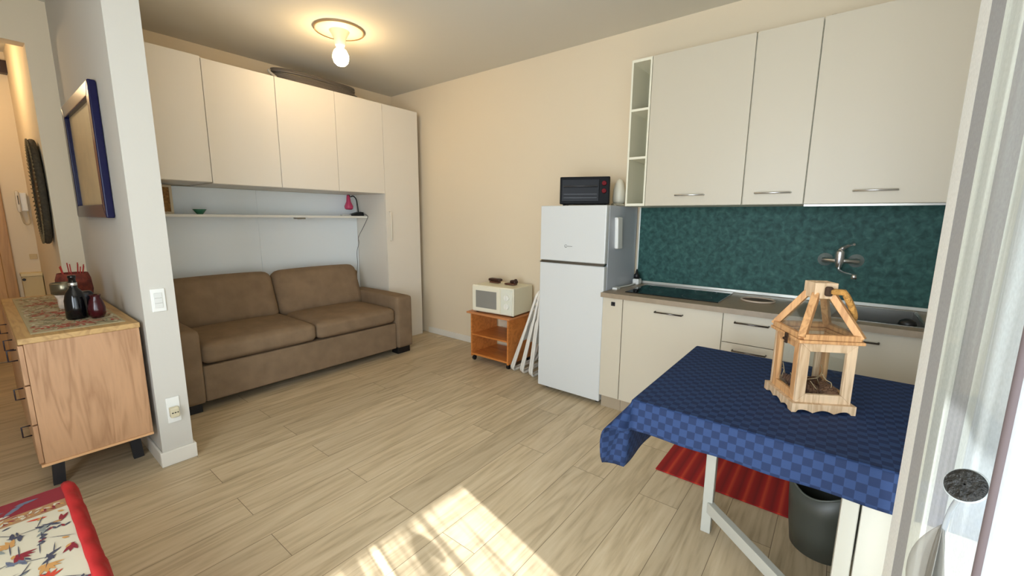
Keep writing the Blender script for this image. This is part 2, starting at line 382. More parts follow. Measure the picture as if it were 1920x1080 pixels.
# hall door
df = MB().box(-3.16, -3.09, 1.585, 1.62, 0, 2.12).box(-4.06, -3.99, 1.585, 1.62, 0, 2.12).box(-4.06, -3.09, 1.585, 1.62, 2.05, 2.12)
dr = struct('door_1', MB().box(-3.99, -3.16, 1.6, 1.62, .01, 2.05), wood('hall_door_wood', (196, 150, 92), (178, 130, 76), 2, 1.2), bevel=.003)
put('door_frame', df, wood('hall_door_frame', (186, 142, 88), (166, 122, 72), 2, 1.2), dr, bevel=.004)
put('door_handle', MB().cyl((-3.22, 1.6, 1.02), (-3.22, 1.55, 1.02), .009).cyl((-3.22, 1.55, 1.02), (-3.33, 1.55, 1.02), .009), chrome, dr)

# ------------------------------------------------------------------ wardrobe units
def cabinet(name, label, x0, x1, z0, z1, group=None, handle=None):
    t = thing(name, label, 'cabinet', ((x0+x1)/2, -.28, z0), 0, group)
    y0 = -.565
    b = MB(); th = .018
    yb = -.032 if z0 > 1 else -.004; b.box(x0+.001, x0+th, y0, yb, z0, z1).box(x1-th, x1-.001, y0, yb, z0, z1).box(x0+th, x1-th, y0, yb, z0, z0+th).box(x0+th, x1-th, y0, yb, z1-th, z1).box(x0+th, x1-th, yb-.01, yb, z0+th, z1-th)
    put('body', b, white_lam, t)
    d = put('door', MB().box(x0+.0015, x1-.0015, -.583, -.566, z0+.002, z1-.002), white_lam, t, bevel=.0015)
    if handle:
        x, a, c = handle
        put('handle', MB().tube([(x, -.585, a), (x, -.61, a+.004), (x, -.61, c-.004), (x, -.585, c)], .005, 8), white_edge, d, label='slim vertical bar handle')
    return t
G1 = 'overhead cabinets of the white wall unit'
cabinet('overhead_cabinet', 'leftmost overhead white cabinet, beside the partition wall, set a little higher', -2.655, -2.108, 1.6255, 2.530, G1)
cabinet('overhead_cabinet', 'widest visible overhead white cabinet above the left sofa cushion', -2.107, -1.594, 1.617, 2.52, G1)
cabinet('overhead_cabinet', 'overhead white cabinet under the coiled hose, with the dark seam on its left', -1.593, -1.068, 1.617, 2.52, G1)
cabinet('overhead_cabinet', 'overhead white cabinet touching the tall cupboard, above the pink lamp', -1.067, -.553, 1.617, 2.52, G1)
cabinet('tall_cupboard', 'tall floor-standing white cupboard in the room corner behind the sofa arm', -.552, -.097, .0, 2.52, None, (-.508, 1.12, 1.43))
single(put('back_panel', MB().box(-2.655, -1.5965, -.03, -.002, .05, 1.615), niche_m, bevel=.002), 'left half of the white back panel above the sofa', 'panel', 'white back panels behind the sofa')
single(put('back_panel', MB().box(-1.5955, -.553, -.03, -.002, .05, 1.615), niche_m, bevel=.002), 'right half of the white back panel above the sofa, next to the tall cupboard', 'panel', 'white back panels behind the sofa')
sh = single(put('wall_shelf', MB().box(-2.655, -.553, -.25, -.031, 1.362, 1.384), white_edge, bevel=.002), 'long thin white shelf running above the sofa', 'shelf')
cl = thing('shelf_light', 'small silver light clipped under the long white shelf', 'light', (-1.285, -.2, 1.348))
put('housing', MB().box(-1.33, -1.24, -.235, -.17, 1.348, 1.362), steel, cl, bevel=.003)
put('lens', MB().lathe([(.001, -.004), (.018, -.004), (.02, 0)], (-1.285, -.2, 1.348)), white_pl, cl)
# things on the shelf
t = thing('picture_frame', 'woven brown picture in a pale frame leaning at the left end of the shelf', 'picture', (-2.38, -.14, 1.385))
put('frame', MB().box(-2.505, -2.272, -.185, -.165, 1.3845, 1.402).box(-2.505, -2.272, -.185, -.165, 1.594, 1.612).box(-2.290, -2.272, -.185, -.165, 1.402, 1.594).box(-2.505, -2.487, -.185, -.165, 1.402, 1.594), M('pale_frame', (206, 190, 160), .6), t, bevel=.002)
put('picture', MB().box(-2.487, -2.290, -.178, -.168, 1.402, 1.594), M('woven_cork', (146, 106, 58), .9, bump=.6, bscale=120, var=.35, vscale=60), t)
single(put('glass_bowl', MB().lathe([(.001, 0), (.02, 0), (.024, .004), (.042, .03), (.05, .042), (.047, .042), (.038, .028), (.02, .008), (.001, .006)], (-2.09, -.15, 1.3845)), M('green_glass', (62, 120, 92), .15)), 'small green glass bowl on the long white shelf', 'bowl')
t = thing('desk_lamp', 'pink and black bendy desk lamp at the right end of the shelf', 'lamp', (-.60, -.14, 1.3845))
put('base', MB().prism([(-.70, -.19, 1.3845), (-.56, -.19, 1.3845), (-.565, -.19, 1.425), (-.60, -.19, 1.43), (-.70, -.19, 1.40)], (0, .09, 0)), black_pl, t, bevel=.006)
put('neck', MB().tube(smoothpath([(-.603, -.145, 1.42), (-.61, -.145, 1.50), (-.622, -.145, 1.565), (-.655, -.145, 1.598), (-.69, -.145, 1.59)]), .007), black_pl, t)
put('lamp_shade', MB().lathe([(.001, .155), (.016, .153), (.020, .12), (.024, .085), (.046, .035), (.043, .012), (.03, 0), (.028, .003), (.04, .03)], (-.715, -.145, 1.452)), M('pink_plastic', (196, 66, 104), .3), t)
put('socket', MB().lathe([(.001, .02), (.014, .018), (.018, 0), (.012, -.002)], (-.713, -.145, 1.592)), black_pl, t)
single(put('power_cable', MB().tube(smoothpath([(-.575, -.195, 1.41), (-.565, -.25, 1.392), (-.566, -.258, 1.36), (-.592, -.2, 1.25), (-.60, -.12, 1.15), (-.575, -.08, 1.08), (-.61, -.09, .98), (-.605, -.08, .85), (-.61, -.06, .7)]), .0028, 6), M('grey_cable', (60, 62, 64), .5)), 'thin dark cable hanging from the pink lamp down behind the sofa', 'cable')
single(put('remote_control', MB().box(-.83, -.725, -.2, -.16, 1.3845, 1.399), M('pale_plastic', (205, 205, 200), .4), bevel=.004), 'small pale flat piece lying on the shelf left of the pink lamp', 'remote')
# hose coil on the overhead cabinets
t = thing('coiled_hose', 'coiled grey hose lying on top of the overhead cabinets', 'hose', (-1.12, -.42, 2.521))
hb = MB()
for k in range(6):
    pts = []
    for i in range(40):
        a = 2*PI*i/40
        pts.append((-1.12+(.43-.012*k)*math.cos(a)-.02*math.sin(3*a+k), -.36+(.18-.012*k)*math.sin(a), 2.536+.017*k+.018*max(0, math.sin(a*1+.3*k))+(.02 if k > 3 else 0)*max(0, math.cos(a+2.6))))
    hb.tube(pts, .0125, 8, closed=True)
put('hose', hb, M('hose_dark_grey', (92, 84, 76), .5), t)
put('end_loop', MB().tube(smoothpath([(-1.52, -.46, 2.55), (-1.56, -.42, 2.60), (-1.48, -.35, 2.63), (-1.2, -.34, 2.625), (-1.05, -.40, 2.63), (-.95, -.47, 2.60), (-.925, -.5, 2.565)]), .0105, 8), M('hose_pale_grey', (196, 190, 178), .4), t, label='pale grey end of the hose')

# ------------------------------------------------------------------ sofa
t = thing('sofa', 'two-seat taupe fabric sofa with square arms under the white wall unit', 'sofa', (-1.6, -.55, 0))
xl, xr = -2.61, -.600; ail, air = -2.415, -.782; yf = -1.03
put('base', MB().box(ail+.002, air-.002, -1.005, -.15, .065, .325), sofa_m, t, bevel=.012, seg=3)
for a, b in ((xl, ail), (air, xr)):
    put('armrest', MB().soft(a, b, yf, -.14, .065, .59, .022, (.004, .003, .008), 12), sofa_m, t)
xm = -1.585
put('seat_cushion', MB().soft(ail+.004, xm-.003, -1.012, -.30, .332, .478, .045, (.004, .006, .022), 16), sofa_m, t)
put('seat_cushion', MB().soft(xm+.003, air-.004, -1.012, -.30, .332, .478, .045, (.004, .006, .022), 16), sofa_m, t)
put('backrest', MB().box(-2.5, -.70, -.235, -.09, .12, .80), sofa_m, t, bevel=.03, seg=3)
for a, b in ((-2.44, -1.618), (-1.612, -.752)):
    rot = Matrix.Translation((0, -.42, .47)) @ Matrix.Rotation(-.36, 4, 'X') @ Matrix.Translation((0, .42, -.47))
    put('back_cushion', MB().soft(a, b, -.44, -.27, .455, .905, .07, (.0, .022, .012), 16, mat=rot), sofa_m, t)
for a, b in ((-2.59, -2.44), (-.77, -.62)):
    for y in (-1.0, -.25): put('foot', MB().box(a, b, y, y+.1, 0, .066), black_pl, t, bevel=.003)
for a, b in ((ail, xm), (xm, air)): pass

# ------------------------------------------------------------------ kitchen: fridge and things on it
fx, fy0, fy1, fh = -.584, -3.139, -2.592, 1.468
t = thing('refrigerator', 'white two-door fridge freezer between the folded chairs and the worktop', 'refrigerator', (-.3, -2.865, 0))
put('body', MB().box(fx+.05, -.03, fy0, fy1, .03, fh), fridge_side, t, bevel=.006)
d = put('door', MB().box(fx, fx+.047, fy0, fy1, 1.058, fh), fridge_m, t, bevel=.007, seg=3)
# maker's emblem: a small ring with a bar to the right
em = MB().tube(arc((fx-.002, -2.822, 1.172), .010, .5, 5.8, 18, (0, -1, 0), (0, 0, 1)), .0014, 6)
em.box(fx-.003, fx, -2.876, -2.832, 1.1695, 1.1725).box(fx-.0035, fx, -2.829, -2.8165, 1.1625, 1.166)
put('emblem', em, M('emblem_grey', (120, 118, 112), .4), d)
d2 = put('door', MB().box(fx, fx+.047, fy0, fy1, .035, 1.040), fridge_m, t, bevel=.007, seg=3)
put('handle_strip', MB().box(fx-.006, fx+.03, fy0+.004, fy1-.004, 1.041, 1.049).box(fx+.012, fx+.047, fy0+.004, fy1-.004, 1.049, 1.057), steel, d2, label='thin metallic grip strip')
put('side_handle', MB().prism([(-.46, fy0, 1.385), (-.372, fy0, 1.385), (-.372, fy0, 1.372), (-.352, fy0, 1.16), (-.435, fy0, 1.16), (-.452, fy0, 1.372)], (0, -.028, 0)), white_pl, t, bevel=.008, seg=3, label='white plastic bar on the side')
for y in (fy0+.05, fy1-.05):
    for x in (fx+.08, -.08): put('foot', MB().cyl((x, y, 0), (x, y, .032), .018), black_pl, t)
t = thing('toaster_oven', 'black toaster oven with two dark red knobs on top of the fridge', 'oven', (-.47, -2.898, fh), math.radians(23))
ox, oy0, oy1, oz0, oz1 = 0, -.182, .182, .012, .212
put('body', MB().box(ox+.015, .25, oy0+.004, oy1-.004, oz0, oz1), M('oven_silver', (180, 176, 170), .35), t, bevel=.006, local=True)
put('front', MB().box(ox, ox+.015, oy0, oy1, oz0, oz1-.002), oven_black, t, bevel=.006, seg=3, local=True)
put('door_glass', MB().box(ox-.006, ox, oy0+.075, oy1-.015, oz0+.02, oz1-.02), M('oven_glass', (10, 9, 10), .3, spec=.1), t, bevel=.002, local=True)
put('door_handle', MB().tube([(ox-.006, oy0+.09, oz1-.072), (ox-.028, oy0+.09, oz1-.072), (ox-.028, oy1-.03, oz1-.072), (ox-.006, oy1-.03, oz1-.072)], .005), M('dark_bar', (58, 58, 60), .3), t, local=True)
for z in (.057, .083): put('rack', MB().box(ox-.0075, ox-.006, oy0+.09, oy1-.03, z, z+.003), M('dark_bar2', (50, 52, 54), .4), t, local=True)
for z in (oz1-.05, oz1-.105):
    put('knob', MB().cyl((ox, oy0+.04, z), (ox-.018, oy0+.04, z), .018, .015).box(ox-.024, ox-.016, oy0+.036, oy0+.044, z-.015, z+.015), M('dark_red_knob', (110, 12, 20), .5, spec=.12), t, local=True)
for x in (ox+.04, .21):
    for y in (oy0+.03, oy1-.03): put('foot', MB().cyl((x, y, 0), (x, y, .013), .011), black_pl, t, local=True)
t = thing('jug', 'white rounded jug with tapered top between the toaster oven and wall cabinets', 'jug', (-.20, -3.06, fh))
put('body', MB().lathe([(.001, .012), (.042, .012), (.048, .03), (.05, .06), (.046, .11), (.035, .155), (.023, .185), (.001, .197)], (-.185, -3.045, fh+.012), 28), M('matt_cream', (222, 216, 196), .5), t)
put('coiled_cord', MB().tube([(-.185+(.055+.006*math.sin(5*a))*math.cos(a), -3.05+(.055+.006*math.cos(3*a))*math.sin(a), fh+.008+.006*(1+math.sin(2.3*a))) for a in [i*.35 for i in range(46)]], .0045, 6), M('cream_cord', (196, 186, 160), .5), t)

# ------------------------------------------------------------------ wall cabinets of the kitchen
ub, ut, ud = 1.466, 2.448, -.35
t = thing('open_shelf_unit', 'narrow open white shelf unit with three compartments beside the wall cabinets', 'shelf', (-.17, -3.24, ub))
s = MB().box(ud, -.002, -3.180, -3.167, ub, ut).box(ud, -.002, -3.3105, -3.298, ub, ut).box(ud, -.002, -3.298, -3.18, ub, ub+.018).box(ud, -.002, -3.298, -3.18, ut-.018, ut).box(-.012, -.002, -3.298, -3.18, ub+.018, ut-.018)
put('body', s, M('cabinet_carcass', (232, 228, 206), .45), t, bevel=.001)
for z in (1.79, 2.112): put('shelf', MB().box(ud+.002, -.013, -3.2978, -3.1802, z, z+.016), M('cabinet_carcass', (0, 0, 0)), t)
G2 = 'kitchen wall cabinets'
def kcab(label, y0, y1, hy0, hy1):
    t = thing('wall_cabinet', label, 'cabinet', (-.17, (y0+y1)/2, ub), 0, G2)
    th = .016; x0 = ud+.02
    b = MB().box(x0, -.002, y0, y0+th, ub, ut).box(x0, -.002, y1-th, y1, ub, ut).box(x0, -.002, y0+th, y1-th, ub, ub+th).box(x0, -.002, y0+th, y1-th, ut-th, ut).box(-.01, -.002, y0+th, y1-th, ub+th, ut-th)
    put('body', b, M('cabinet_carcass', (0, 0, 0)), t)
    d = put('door', MB().box(ud, ud+.018, y0+.002, y1-.002, ub+.001, ut), kit_white, t, bevel=.0015)
    put('handle', MB().tube([(ud, hy0, 1.533), (ud-.026, hy0, 1.533), (ud-.026, hy1, 1.533), (ud, hy1, 1.533)], .0052, 8), chrome, d)
kcab('wall cabinet door directly right of the narrow open shelves', -3.922, -3.312, -3.70, -3.522)
kcab('narrowest wall cabinet, between the two wide ones', -4.237, -3.924, -4.172, -3.99)
kcab('wide wall cabinet next to the curtain, above the tap', -4.85, -4.239, -4.634, -4.455)
single(put('light_rail', MB().box(ud+.03, ud+.045, -4.85, -4.24, ub-.012, ub-.001), steel), 'thin metal strip under the wall cabinet next to the curtain', 'rail')
for i, (y, lb) in enumerate(((-3.873, 'small bent metal hook on the wall above the first wall cabinet'), (-4.262, 'small bent metal hook on the wall above the cabinet next to the curtain'))):
    hk = MB().tube(smoothpath([(0, y+.05, 2.46), (-.03, y+.05, 2.50), (-.05, y+.02, 2.53), (-.055, y, 2.535), (-.055, y-.008, 2.50), (-.05, y-.01, 2.449)]), .0045, 6).box(-.066, -.044, y-.012, y+.012, 2.53, 2.552)
    single(put('wall_hook', hk, M('old_brass', (150, 130, 90), .5, .4)), lb, 'hook')
single(put('wall_cable', MB().tube(smoothpath([(-.006, -3.62, 2.47), (-.006, -3.7, 2.50), (-.006, -3.86, 2.535), (-.006, -4.26, 2.548), (-.006, -4.7, 2.56), (-.006, -4.93, 2.565)]), .004, 6), M('painted_cable', (190, 165, 132), .7)), 'thin painted cable along the wall above the wall cabinets', 'cable')

# ------------------------------------------------------------------ splashback, worktop, base cabinets
single(put('splashback', MB().box(-.010, -.001, -4.86, -3.150, .884, 1.464), splash_mat()), 'dark green marbled splashback panel behind the worktop', 'splashback')
single(put('worktop_trim', MB().box(-.022, -.0105, -4.86, -3.150, .8675, .888).box(-.014, -.0105, -3.158, -3.148, .888, 1.464), M('alu_trim', (214, 214, 206), .3, .5), bevel=.002), 'thin pale metal trim along the bottom of the green splashback', 'trim')
ct = .866
# worktop with a hole for the sink
sx0, sx1, sy0, sy1 = -.53, -.075, -4.80, -4.40
wt = MB().box(-.632, -.002, -4.40, -3.143, ct-.032, ct).box(-.632, sx0, -4.80, -4.40, ct-.032, ct).box(sx1, -.002, -4.80, -4.40, ct-.032, ct).box(-.632, -.002, -4.90, -4.80, ct-.032, ct)
single(put('worktop', wt, counter_m), 'long taupe kitchen worktop from the fridge to the curtain', 'worktop')
t = thing('hob', 'black glass ceramic hob set in the worktop near the fridge', 'hob', (-.27, -3.57, ct))
put('glass_top', MB().box(-.515, -.055, -3.875, -3.272, ct, ct+.006), M('hob_glass', (10, 14, 15), .07), t, bevel=.002)
for cx, cy, r in ((-.40, -3.42, .075), (-.40, -3.72, .09), (-.17, -3.42, .09), (-.17, -3.72, .07)): put('ring_marking', MB().lathe([(r, .0062), (r, .0066), (r+.002, .0066), (r+.002, .0062)], (cx, cy, ct), 40), M('hob_print', (44, 54, 54), .3), t)
t = thing('sink', 'stainless steel sink with black plug set in the worktop under the tap', 'sink', (-.3, -4.6, ct))
put('rim', MB().box(sx0-.012, sx1+.012, sy1, sy1+.012, ct, ct+.004).box(sx0-.012, sx1+.012, sy0-.012, sy0, ct, ct+.004).box(sx0-.012, sx0, sy0, sy1, ct, ct+.004).box(sx1, sx1+.012, sy0, sy1, ct, ct+.004), steel, t, bevel=.001)
put('basin', MB().box(sx0, sx0+.004, sy0, sy1, ct-.16, ct).box(sx1-.004, sx1, sy0, sy1, ct-.16, ct).box(sx0, sx1, sy0, sy0+.004, ct-.16, ct).box(sx0, sx1, sy1-.004, sy1, ct-.16, ct).box(sx0, sx1, sy0, sy1, ct-.164, ct-.16), steel, t)
put('plug', MB().lathe([(.001, .028), (.012, .03), (.03, .02), (.036, .002), (.034, 0), (.001, 0)], (-.50, -4.735, ct+.001), 24), black_pl, t, label='black rubber plug standing on the rim')
t = thing('wall_tap', 'chrome wall-mounted mixer tap on the green splashback', 'tap', (-.08, -4.44, 1.135))
tz = 1.135
for y in (-4.365, -4.515):
    put('wall_flange', MB().lathe([(.001, .052), (.012, .05), (.016, .03), (.036, .012), (.040, 0)], (-.0105, y, tz), 24, M4=Matrix.Rotation(-PI/2, 4, 'Y')), M('polished_flange', (190, 192, 188), .3, .55), t)
put('body', MB().cyl((-.075, -4.35, tz), (-.075, -4.53, tz), .015, n=16).lathe([(.001, -.042), (.016, -.04), (.022, -.01), (.024, .02), (.025, .052), (.018, .066), (.001, .07)], (-.082, -4.435, tz), 24).cyl((-.05, -4.365, tz), (-.08, -4.365, tz), .017, n=16).cyl((-.05, -4.515, tz), (-.08, -4.515, tz), .017, n=16), chrome, t, smooth=True)
put('lever', MB().tube(smoothpath([(-.085, -4.43, tz+.062), (-.095, -4.45, tz+.082), (-.12, -4.475, tz+.098), (-.15, -4.495, tz+.104)]), [.013]*6+[.010]*6+[.007]*7, 10), chrome, t)
put('spout', MB().tube(smoothpath([(-.085, -4.437, tz-.035), (-.09, -4.44, tz-.055), (-.13, -4.46, tz-.066), (-.22, -4.50, tz-.068), (-.245, -4.51, tz-.07)]), .0085, 10).cyl((-.245, -4.51, tz-.062), (-.247, -4.511, tz-.088), .013, n=16), chrome, t)
t = thing('trivet', 'round brown trivet with a pale rim on the worktop beside the hob', 'trivet', (-.27, -4.06, ct))
put('rim', MB().tube([(-.27+.092*math.cos(a*PI/20), -4.055+.092*math.sin(a*PI/20), ct+.007) for a in range(40)], .006, 8, closed=True), M('trivet_rim', (196, 178, 158), .4), t)
put('plate', MB().lathe([(.001, .0045), (.088, .0045), (.09, .001), (.001, .001)], (-.27, -4.055, ct), 36), M('trivet_plate', (96, 74, 56), .5, var=.2, vscale=60), t)
t = thing('power_strip', 'white plug adaptor and cable on the worktop corner against the fridge', 'adaptor', (-.2, -3.17, ct))
put('body', MB().box(-.13, -.06, -3.215, -.0-3.165, ct, ct+.045), white_pl, t, bevel=.008)
put('cord', MB().tube(smoothpath([(-.13, -3.19, ct+.012), (-.22, -3.185, ct+.006), (-.33, -3.17, ct+.006), (-.42, -3.165, ct+.006)]), .005, 6).box(-.46, -.40, -3.185, -3.15, ct, ct+.014), white_pl, t)
put('black_plug', MB().lathe([(.001, .075), (.006, .072), (.012, .04), (.022, .03), (.022, 0), (.001, 0)], (-.095, -3.185, ct+.045), 16), black_pl, t)
G3 = 'kitchen base cabinets'
def bcab(label, y0, y1, fronts, knob=False):
    t = thing('base_cabinet', label, 'cabinet', (-.3, (y0+y1)/2, 0), 0, G3)
    put('body', MB().box(-.58, -.01, y0, y0+.016, .1, .832).box(-.58, -.01, y1-.016, y1, .1, .832).box(-.58, -.01, y0+.016, y1-.016, .1, .116).box(-.02, -.01, y0+.016, y1-.016, .116, .832), M('cabinet_carcass', (0, 0, 0)), t)
    put('plinth', MB().box(-.555, -.54, y0, y1, 0, .1), M('plinth_beige', (168, 152, 128), .5), t)
    for kind, z0, z1, hz, h0, h1 in fronts:
        d = put(kind, MB().box(-.6, -.582, y0+.0015, y1-.0015, z0, z1), kit_white, t, bevel=.0015)
        if knob:
            put('knob', MB().box(-.603, -.6, -3.24, -3.212, .775, .803).cyl((-.603, -3.226, .789), (-.618, -3.226, .789), .008), dkmetal, d)
        else:
            put('handle', MB().tube([(-.6, h0, hz), (-.626, h0, hz), (-.626, h1, hz), (-.6, h1, hz)], .005, 8), M('satin_handle', (110, 106, 104), .25, 1), d)
bcab('very narrow base cabinet with a small knob, against the fridge', -3.295, -3.146, [('door', .102, .831, 0, 0, 0)], True)
bcab('wide base cabinet under the hob with one long handle', -3.926, -3.297, [('door', .102, .831, .778, -3.695, -3.523)])
bcab('base cabinet with stacked drawers left of the lantern', -4.237, -3.928, [('drawer', .656, .831, .783, -4.165, -3.992), ('drawer', .38, .652, .613, -4.165, -3.992), ('drawer', .102, .376, .337, -4.165, -3.992)])
bcab('base cabinet under the sink, right of the lantern', -4.87, -4.239, [('door', .102, .831, .778, -4.634, -4.455)])

# ------------------------------------------------------------------ microwave trolley and microwave
t = thing('microwave_trolley', 'orange beech veneer trolley on black castors under the microwave', 'trolley', (-.22, -1.92, 0))
c0, c1 = -2.155, -1.69; cx0, cx1 = -.425, -.05
put('side_panel', MB().box(cx0, cx1, c0, c0+.016, .045, .472), beech, t, bevel=.001)
put('side_panel', MB().box(cx0, cx1, c1-.016, c1, .045, .472), beech, t, bevel=.001)
put('top', MB().box(cx0-.03, cx1+.01, c0-.032, c1+.03, .472, .49), beech_top, t, bevel=.004)
put('shelf', MB().box(cx0+.005, cx1, c0+.017, c1-.017, .255, .27), beech, t, bevel=.001)
put('shelf', MB().box(cx0, cx1, c0+.017, c1-.017, .06, .078), beech, t, bevel=.001)
put('back_strip', MB().box(cx1-.016, cx1, c0+.017, c0+.14, .078, .471), M('dark_beech', (150, 70, 34), .6), t)
for x in (cx0+.03, cx1-.03):
    for y in (c0+.02, c1-.02): put('castor', MB().cyl((x-.0, y-.012, .022), (x, y+.012, .022), .022, n=20).cyl((x, y, .03), (x, y, .046), .006), black_pl, t, bevel=.003)
t = thing('microwave', 'cream microwave oven with two round dials standing on the orange trolley', 'microwave', (-.25, -1.945, .49), math.radians(4))
w2, d2_, h2 = .235, .165, .262
put('body', MB().box(-d2_+.02, d2_, -w2+.004, w2-.004, .012, h2), M('microwave_cream', (226, 220, 192), .4), t, bevel=.008, seg=3, local=True)
put('front', MB().box(-d2_, -d2_+.02, -w2, w2, .012, h2+.002), M('microwave_front', (232, 226, 204), .35), t, bevel=.007, seg=3, local=True)
put('door', MB().box(-d2_-.012, -d2_, -w2+.145, w2-.006, .022, h2-.006), M('microwave_front', (0, 0, 0)), t, bevel=.008, seg=3, local=True)
put('window', MB().box(-d2_-.0145, -d2_-.010, -w2+.18, w2-.05, .055, h2-.045), M('microwave_window', (140, 138, 130), .35), t, bevel=.004, local=True)
put('control_panel', MB().box(-d2_-.008, -d2_, -w2+.012, -w2+.135, .022, h2-.01), M('microwave_panel', (222, 222, 206), .4), t, bevel=.003, local=True)
for z in (.178, .098): put('dial', MB().cyl((-d2_-.008, -w2+.068, z), (-d2_-.024, -w2+.068, z), .029, .026, 28).box(-d2_-.032, -d2_-.02, -w2+.063, -w2+.073, z-.024, z+.024), M('dial_white', (235, 233, 222), .3), t, bevel=.001, local=True)
for x in (-.13, .13):
    for y in (-.2, .2): put('foot', MB().cyl((x, y, 0), (x, y, .013), .014), black_pl, t, local=True)
dkw = M('dark_brown_carving', (52, 24, 14), .45)
zt = .49+.264
t = thing('carved_piece', 'dark brown chunky bar lying on the microwave, the left of two', 'ornament', (-.2, -1.81, zt))
put('body', MB().soft(-.235, -.175, -1.885, -1.745, zt+.012, zt+.042, .012, n=6), dkw, t)
put('foot', MB().box(-.245, -.2, -1.88, -1.77, zt, zt+.014), M('mid_brown', (96, 60, 42), .5), t, bevel=.004)
t = thing('carved_piece', 'dark brown slipper-shaped piece on the microwave, the right of two', 'ornament', (-.2, -2.02, zt))
put('sole', MB().soft(-.25, -.19, -2.075, -1.96, zt, zt+.016, .007, n=6), M('mid_brown', (0, 0, 0)), t)
put('upper', MB().soft(-.235, -.18, -2.08, -2.01, zt+.010, zt+.046, .016, n=6).soft(-.215, -.19, -2.075, -2.05, zt+.03, zt+.058, .01, n=4), dkw, t)

# ------------------------------------------------------------------ folded chairs between trolley and fridge
chair_m = M('white_painted_tube', (228, 224, 214), .35)
def rloop(w, h, r, lean_pts=6):
    """rounded rectangle loop in local X(width) Z(height)"""
    P = []
    for cx, cz, a in ((w/2-r, r, -PI/2), (w/2-r, h-r, 0), (-w/2+r, h-r, PI/2), (-w/2+r, r, PI)):
        for i in range(7): P.append((cx+r*math.cos(a+i*PI/12), cz+r*math.sin(a+i*PI/12)))
    return P
def folded_chair(label, y, tilt, x=-.24):
    t = thing('folding_chair', label, 'chair', (x, y, 0), 0, 'folded white chairs beside the fridge')
    def fr(name, w, h, dy, tl, mi=chair_m):
        mb = MB(); pts = []
        for px, pz in rloop(w, h, .05): pts.append((px, dy+pz*math.sin(-tl), .012+pz*math.cos(tl)))
        mb.tube(pts, .0115, 10, closed=True); return put(name, mb, mi, t, local=True)
    fr('back_frame', .40, .80, 0, tilt)
    fr('leg_frame', .36, .52, .034, tilt*1.12)
    mb = MB().soft(-.17, .17, -.008, .008, .0, .30, .007, n=4, mat=Matrix.Translation((0, .016-.30*math.sin(tilt), .30)) @ Matrix.Rotation(tilt, 4, 'X'))
    put('seat', mb, chair_m, t, local=True)
    mb = MB()
    for z in (.66, .72): mb.beam((-.19, -z*math.sin(tilt), z*math.cos(tilt)), (.19, -z*math.sin(tilt), z*math.cos(tilt)), .01, .035)
    put('back_slats', mb, chair_m, t, local=True)
folded_chair('folded white tube-frame chair nearest the orange trolley, leaning most', -2.205, .34, -.23)
folded_chair('middle one of the folded white tube-frame chairs beside the fridge', -2.315, .235, -.23)
folded_chair('folded white tube-frame chair closest to the fridge side', -2.43, .12, -.25)

# ------------------------------------------------------------------ ceiling lamp
lc = Vector((-1.36, -1.215, H))
t = thing('ceiling_lamp', 'bare glowing bulb on a round white ceiling plate', 'lamp', lc)
put('ceiling_plate', MB().lathe([(.001, -.012), (.165, -.012), (.178, -.006), (.18, 0)], lc, 56), M('lamp_plate', (226, 214, 190), .5), t)
put('plate_rim', MB().lathe([(.178, -.014), (.184, -.012), (.186, 0)], lc, 56), M('lamp_rim', (170, 140, 96), .5), t)
put('lamp_holder', MB().lathe([(.075, -.012), (.058, -.04), (.040, -.078), (.036, -.112), (.028, -.124), (.001, -.126)], lc, 28), M('lamp_holder_white', (214, 200, 178), .5), t)
em_m = bpy.data.materials.new('lit_bulb'); em_m.use_nodes = True
nt = em_m.node_tree; e = nt.nodes.new('ShaderNodeEmission'); e.inputs[0].default_value = (1, .70, .36, 1); e.inputs[1].default_value = 54
nt.links.new(e.outputs[0], nt.nodes['Material Output'].inputs[0])
put('bulb', MB().lathe([(.016, -.118), (.02, -.128), (.045, -.15), (.058, -.18), (.06, -.205), (.05, -.237), (.03, -.256), (.001, -.263)], lc, 28), em_m, t)

# ------------------------------------------------------------------ partition end: switch and socket
t = thing('light_switch', 'white triple rocker light switch on the partition end', 'switch', (-2.7345, -1.62, .868))
put('plate', MB().box(-2.765, -2.704, -1.629, -1.62, .868, .991), white_pl, t, bevel=.003)
for i in range(3): put('rocker', MB().box(-2.752, -2.718, -1.633, -1.629, .888+.0275*i, .9135+.0275*i), M('rocker_white', (214, 214, 208), .3), t, bevel=.001)
t = thing('wall_socket', 'white wall socket with a beige plug adaptor low on the partition end', 'socket', (-2.73, -1.62, .235))
put('plate', MB().box(-2.760, -2.700, -1.628, -1.62, .24, .385), white_pl, t, bevel=.003)
put('adaptor', MB().box(-2.752, -2.712, -1.662, -1.628, .278, .333), M('beige_plastic', (205, 196, 166), .4), t, bevel=.005)
put('adaptor_holes', MB().box(-2.747, -2.739, -1.6625, -1.662, .303, .309).box(-2.735, -2.727, -1.6625, -1.662, .303, .309).box(-2.723, -2.717, -1.6625, -1.662, .303, .309), gap_m, t)

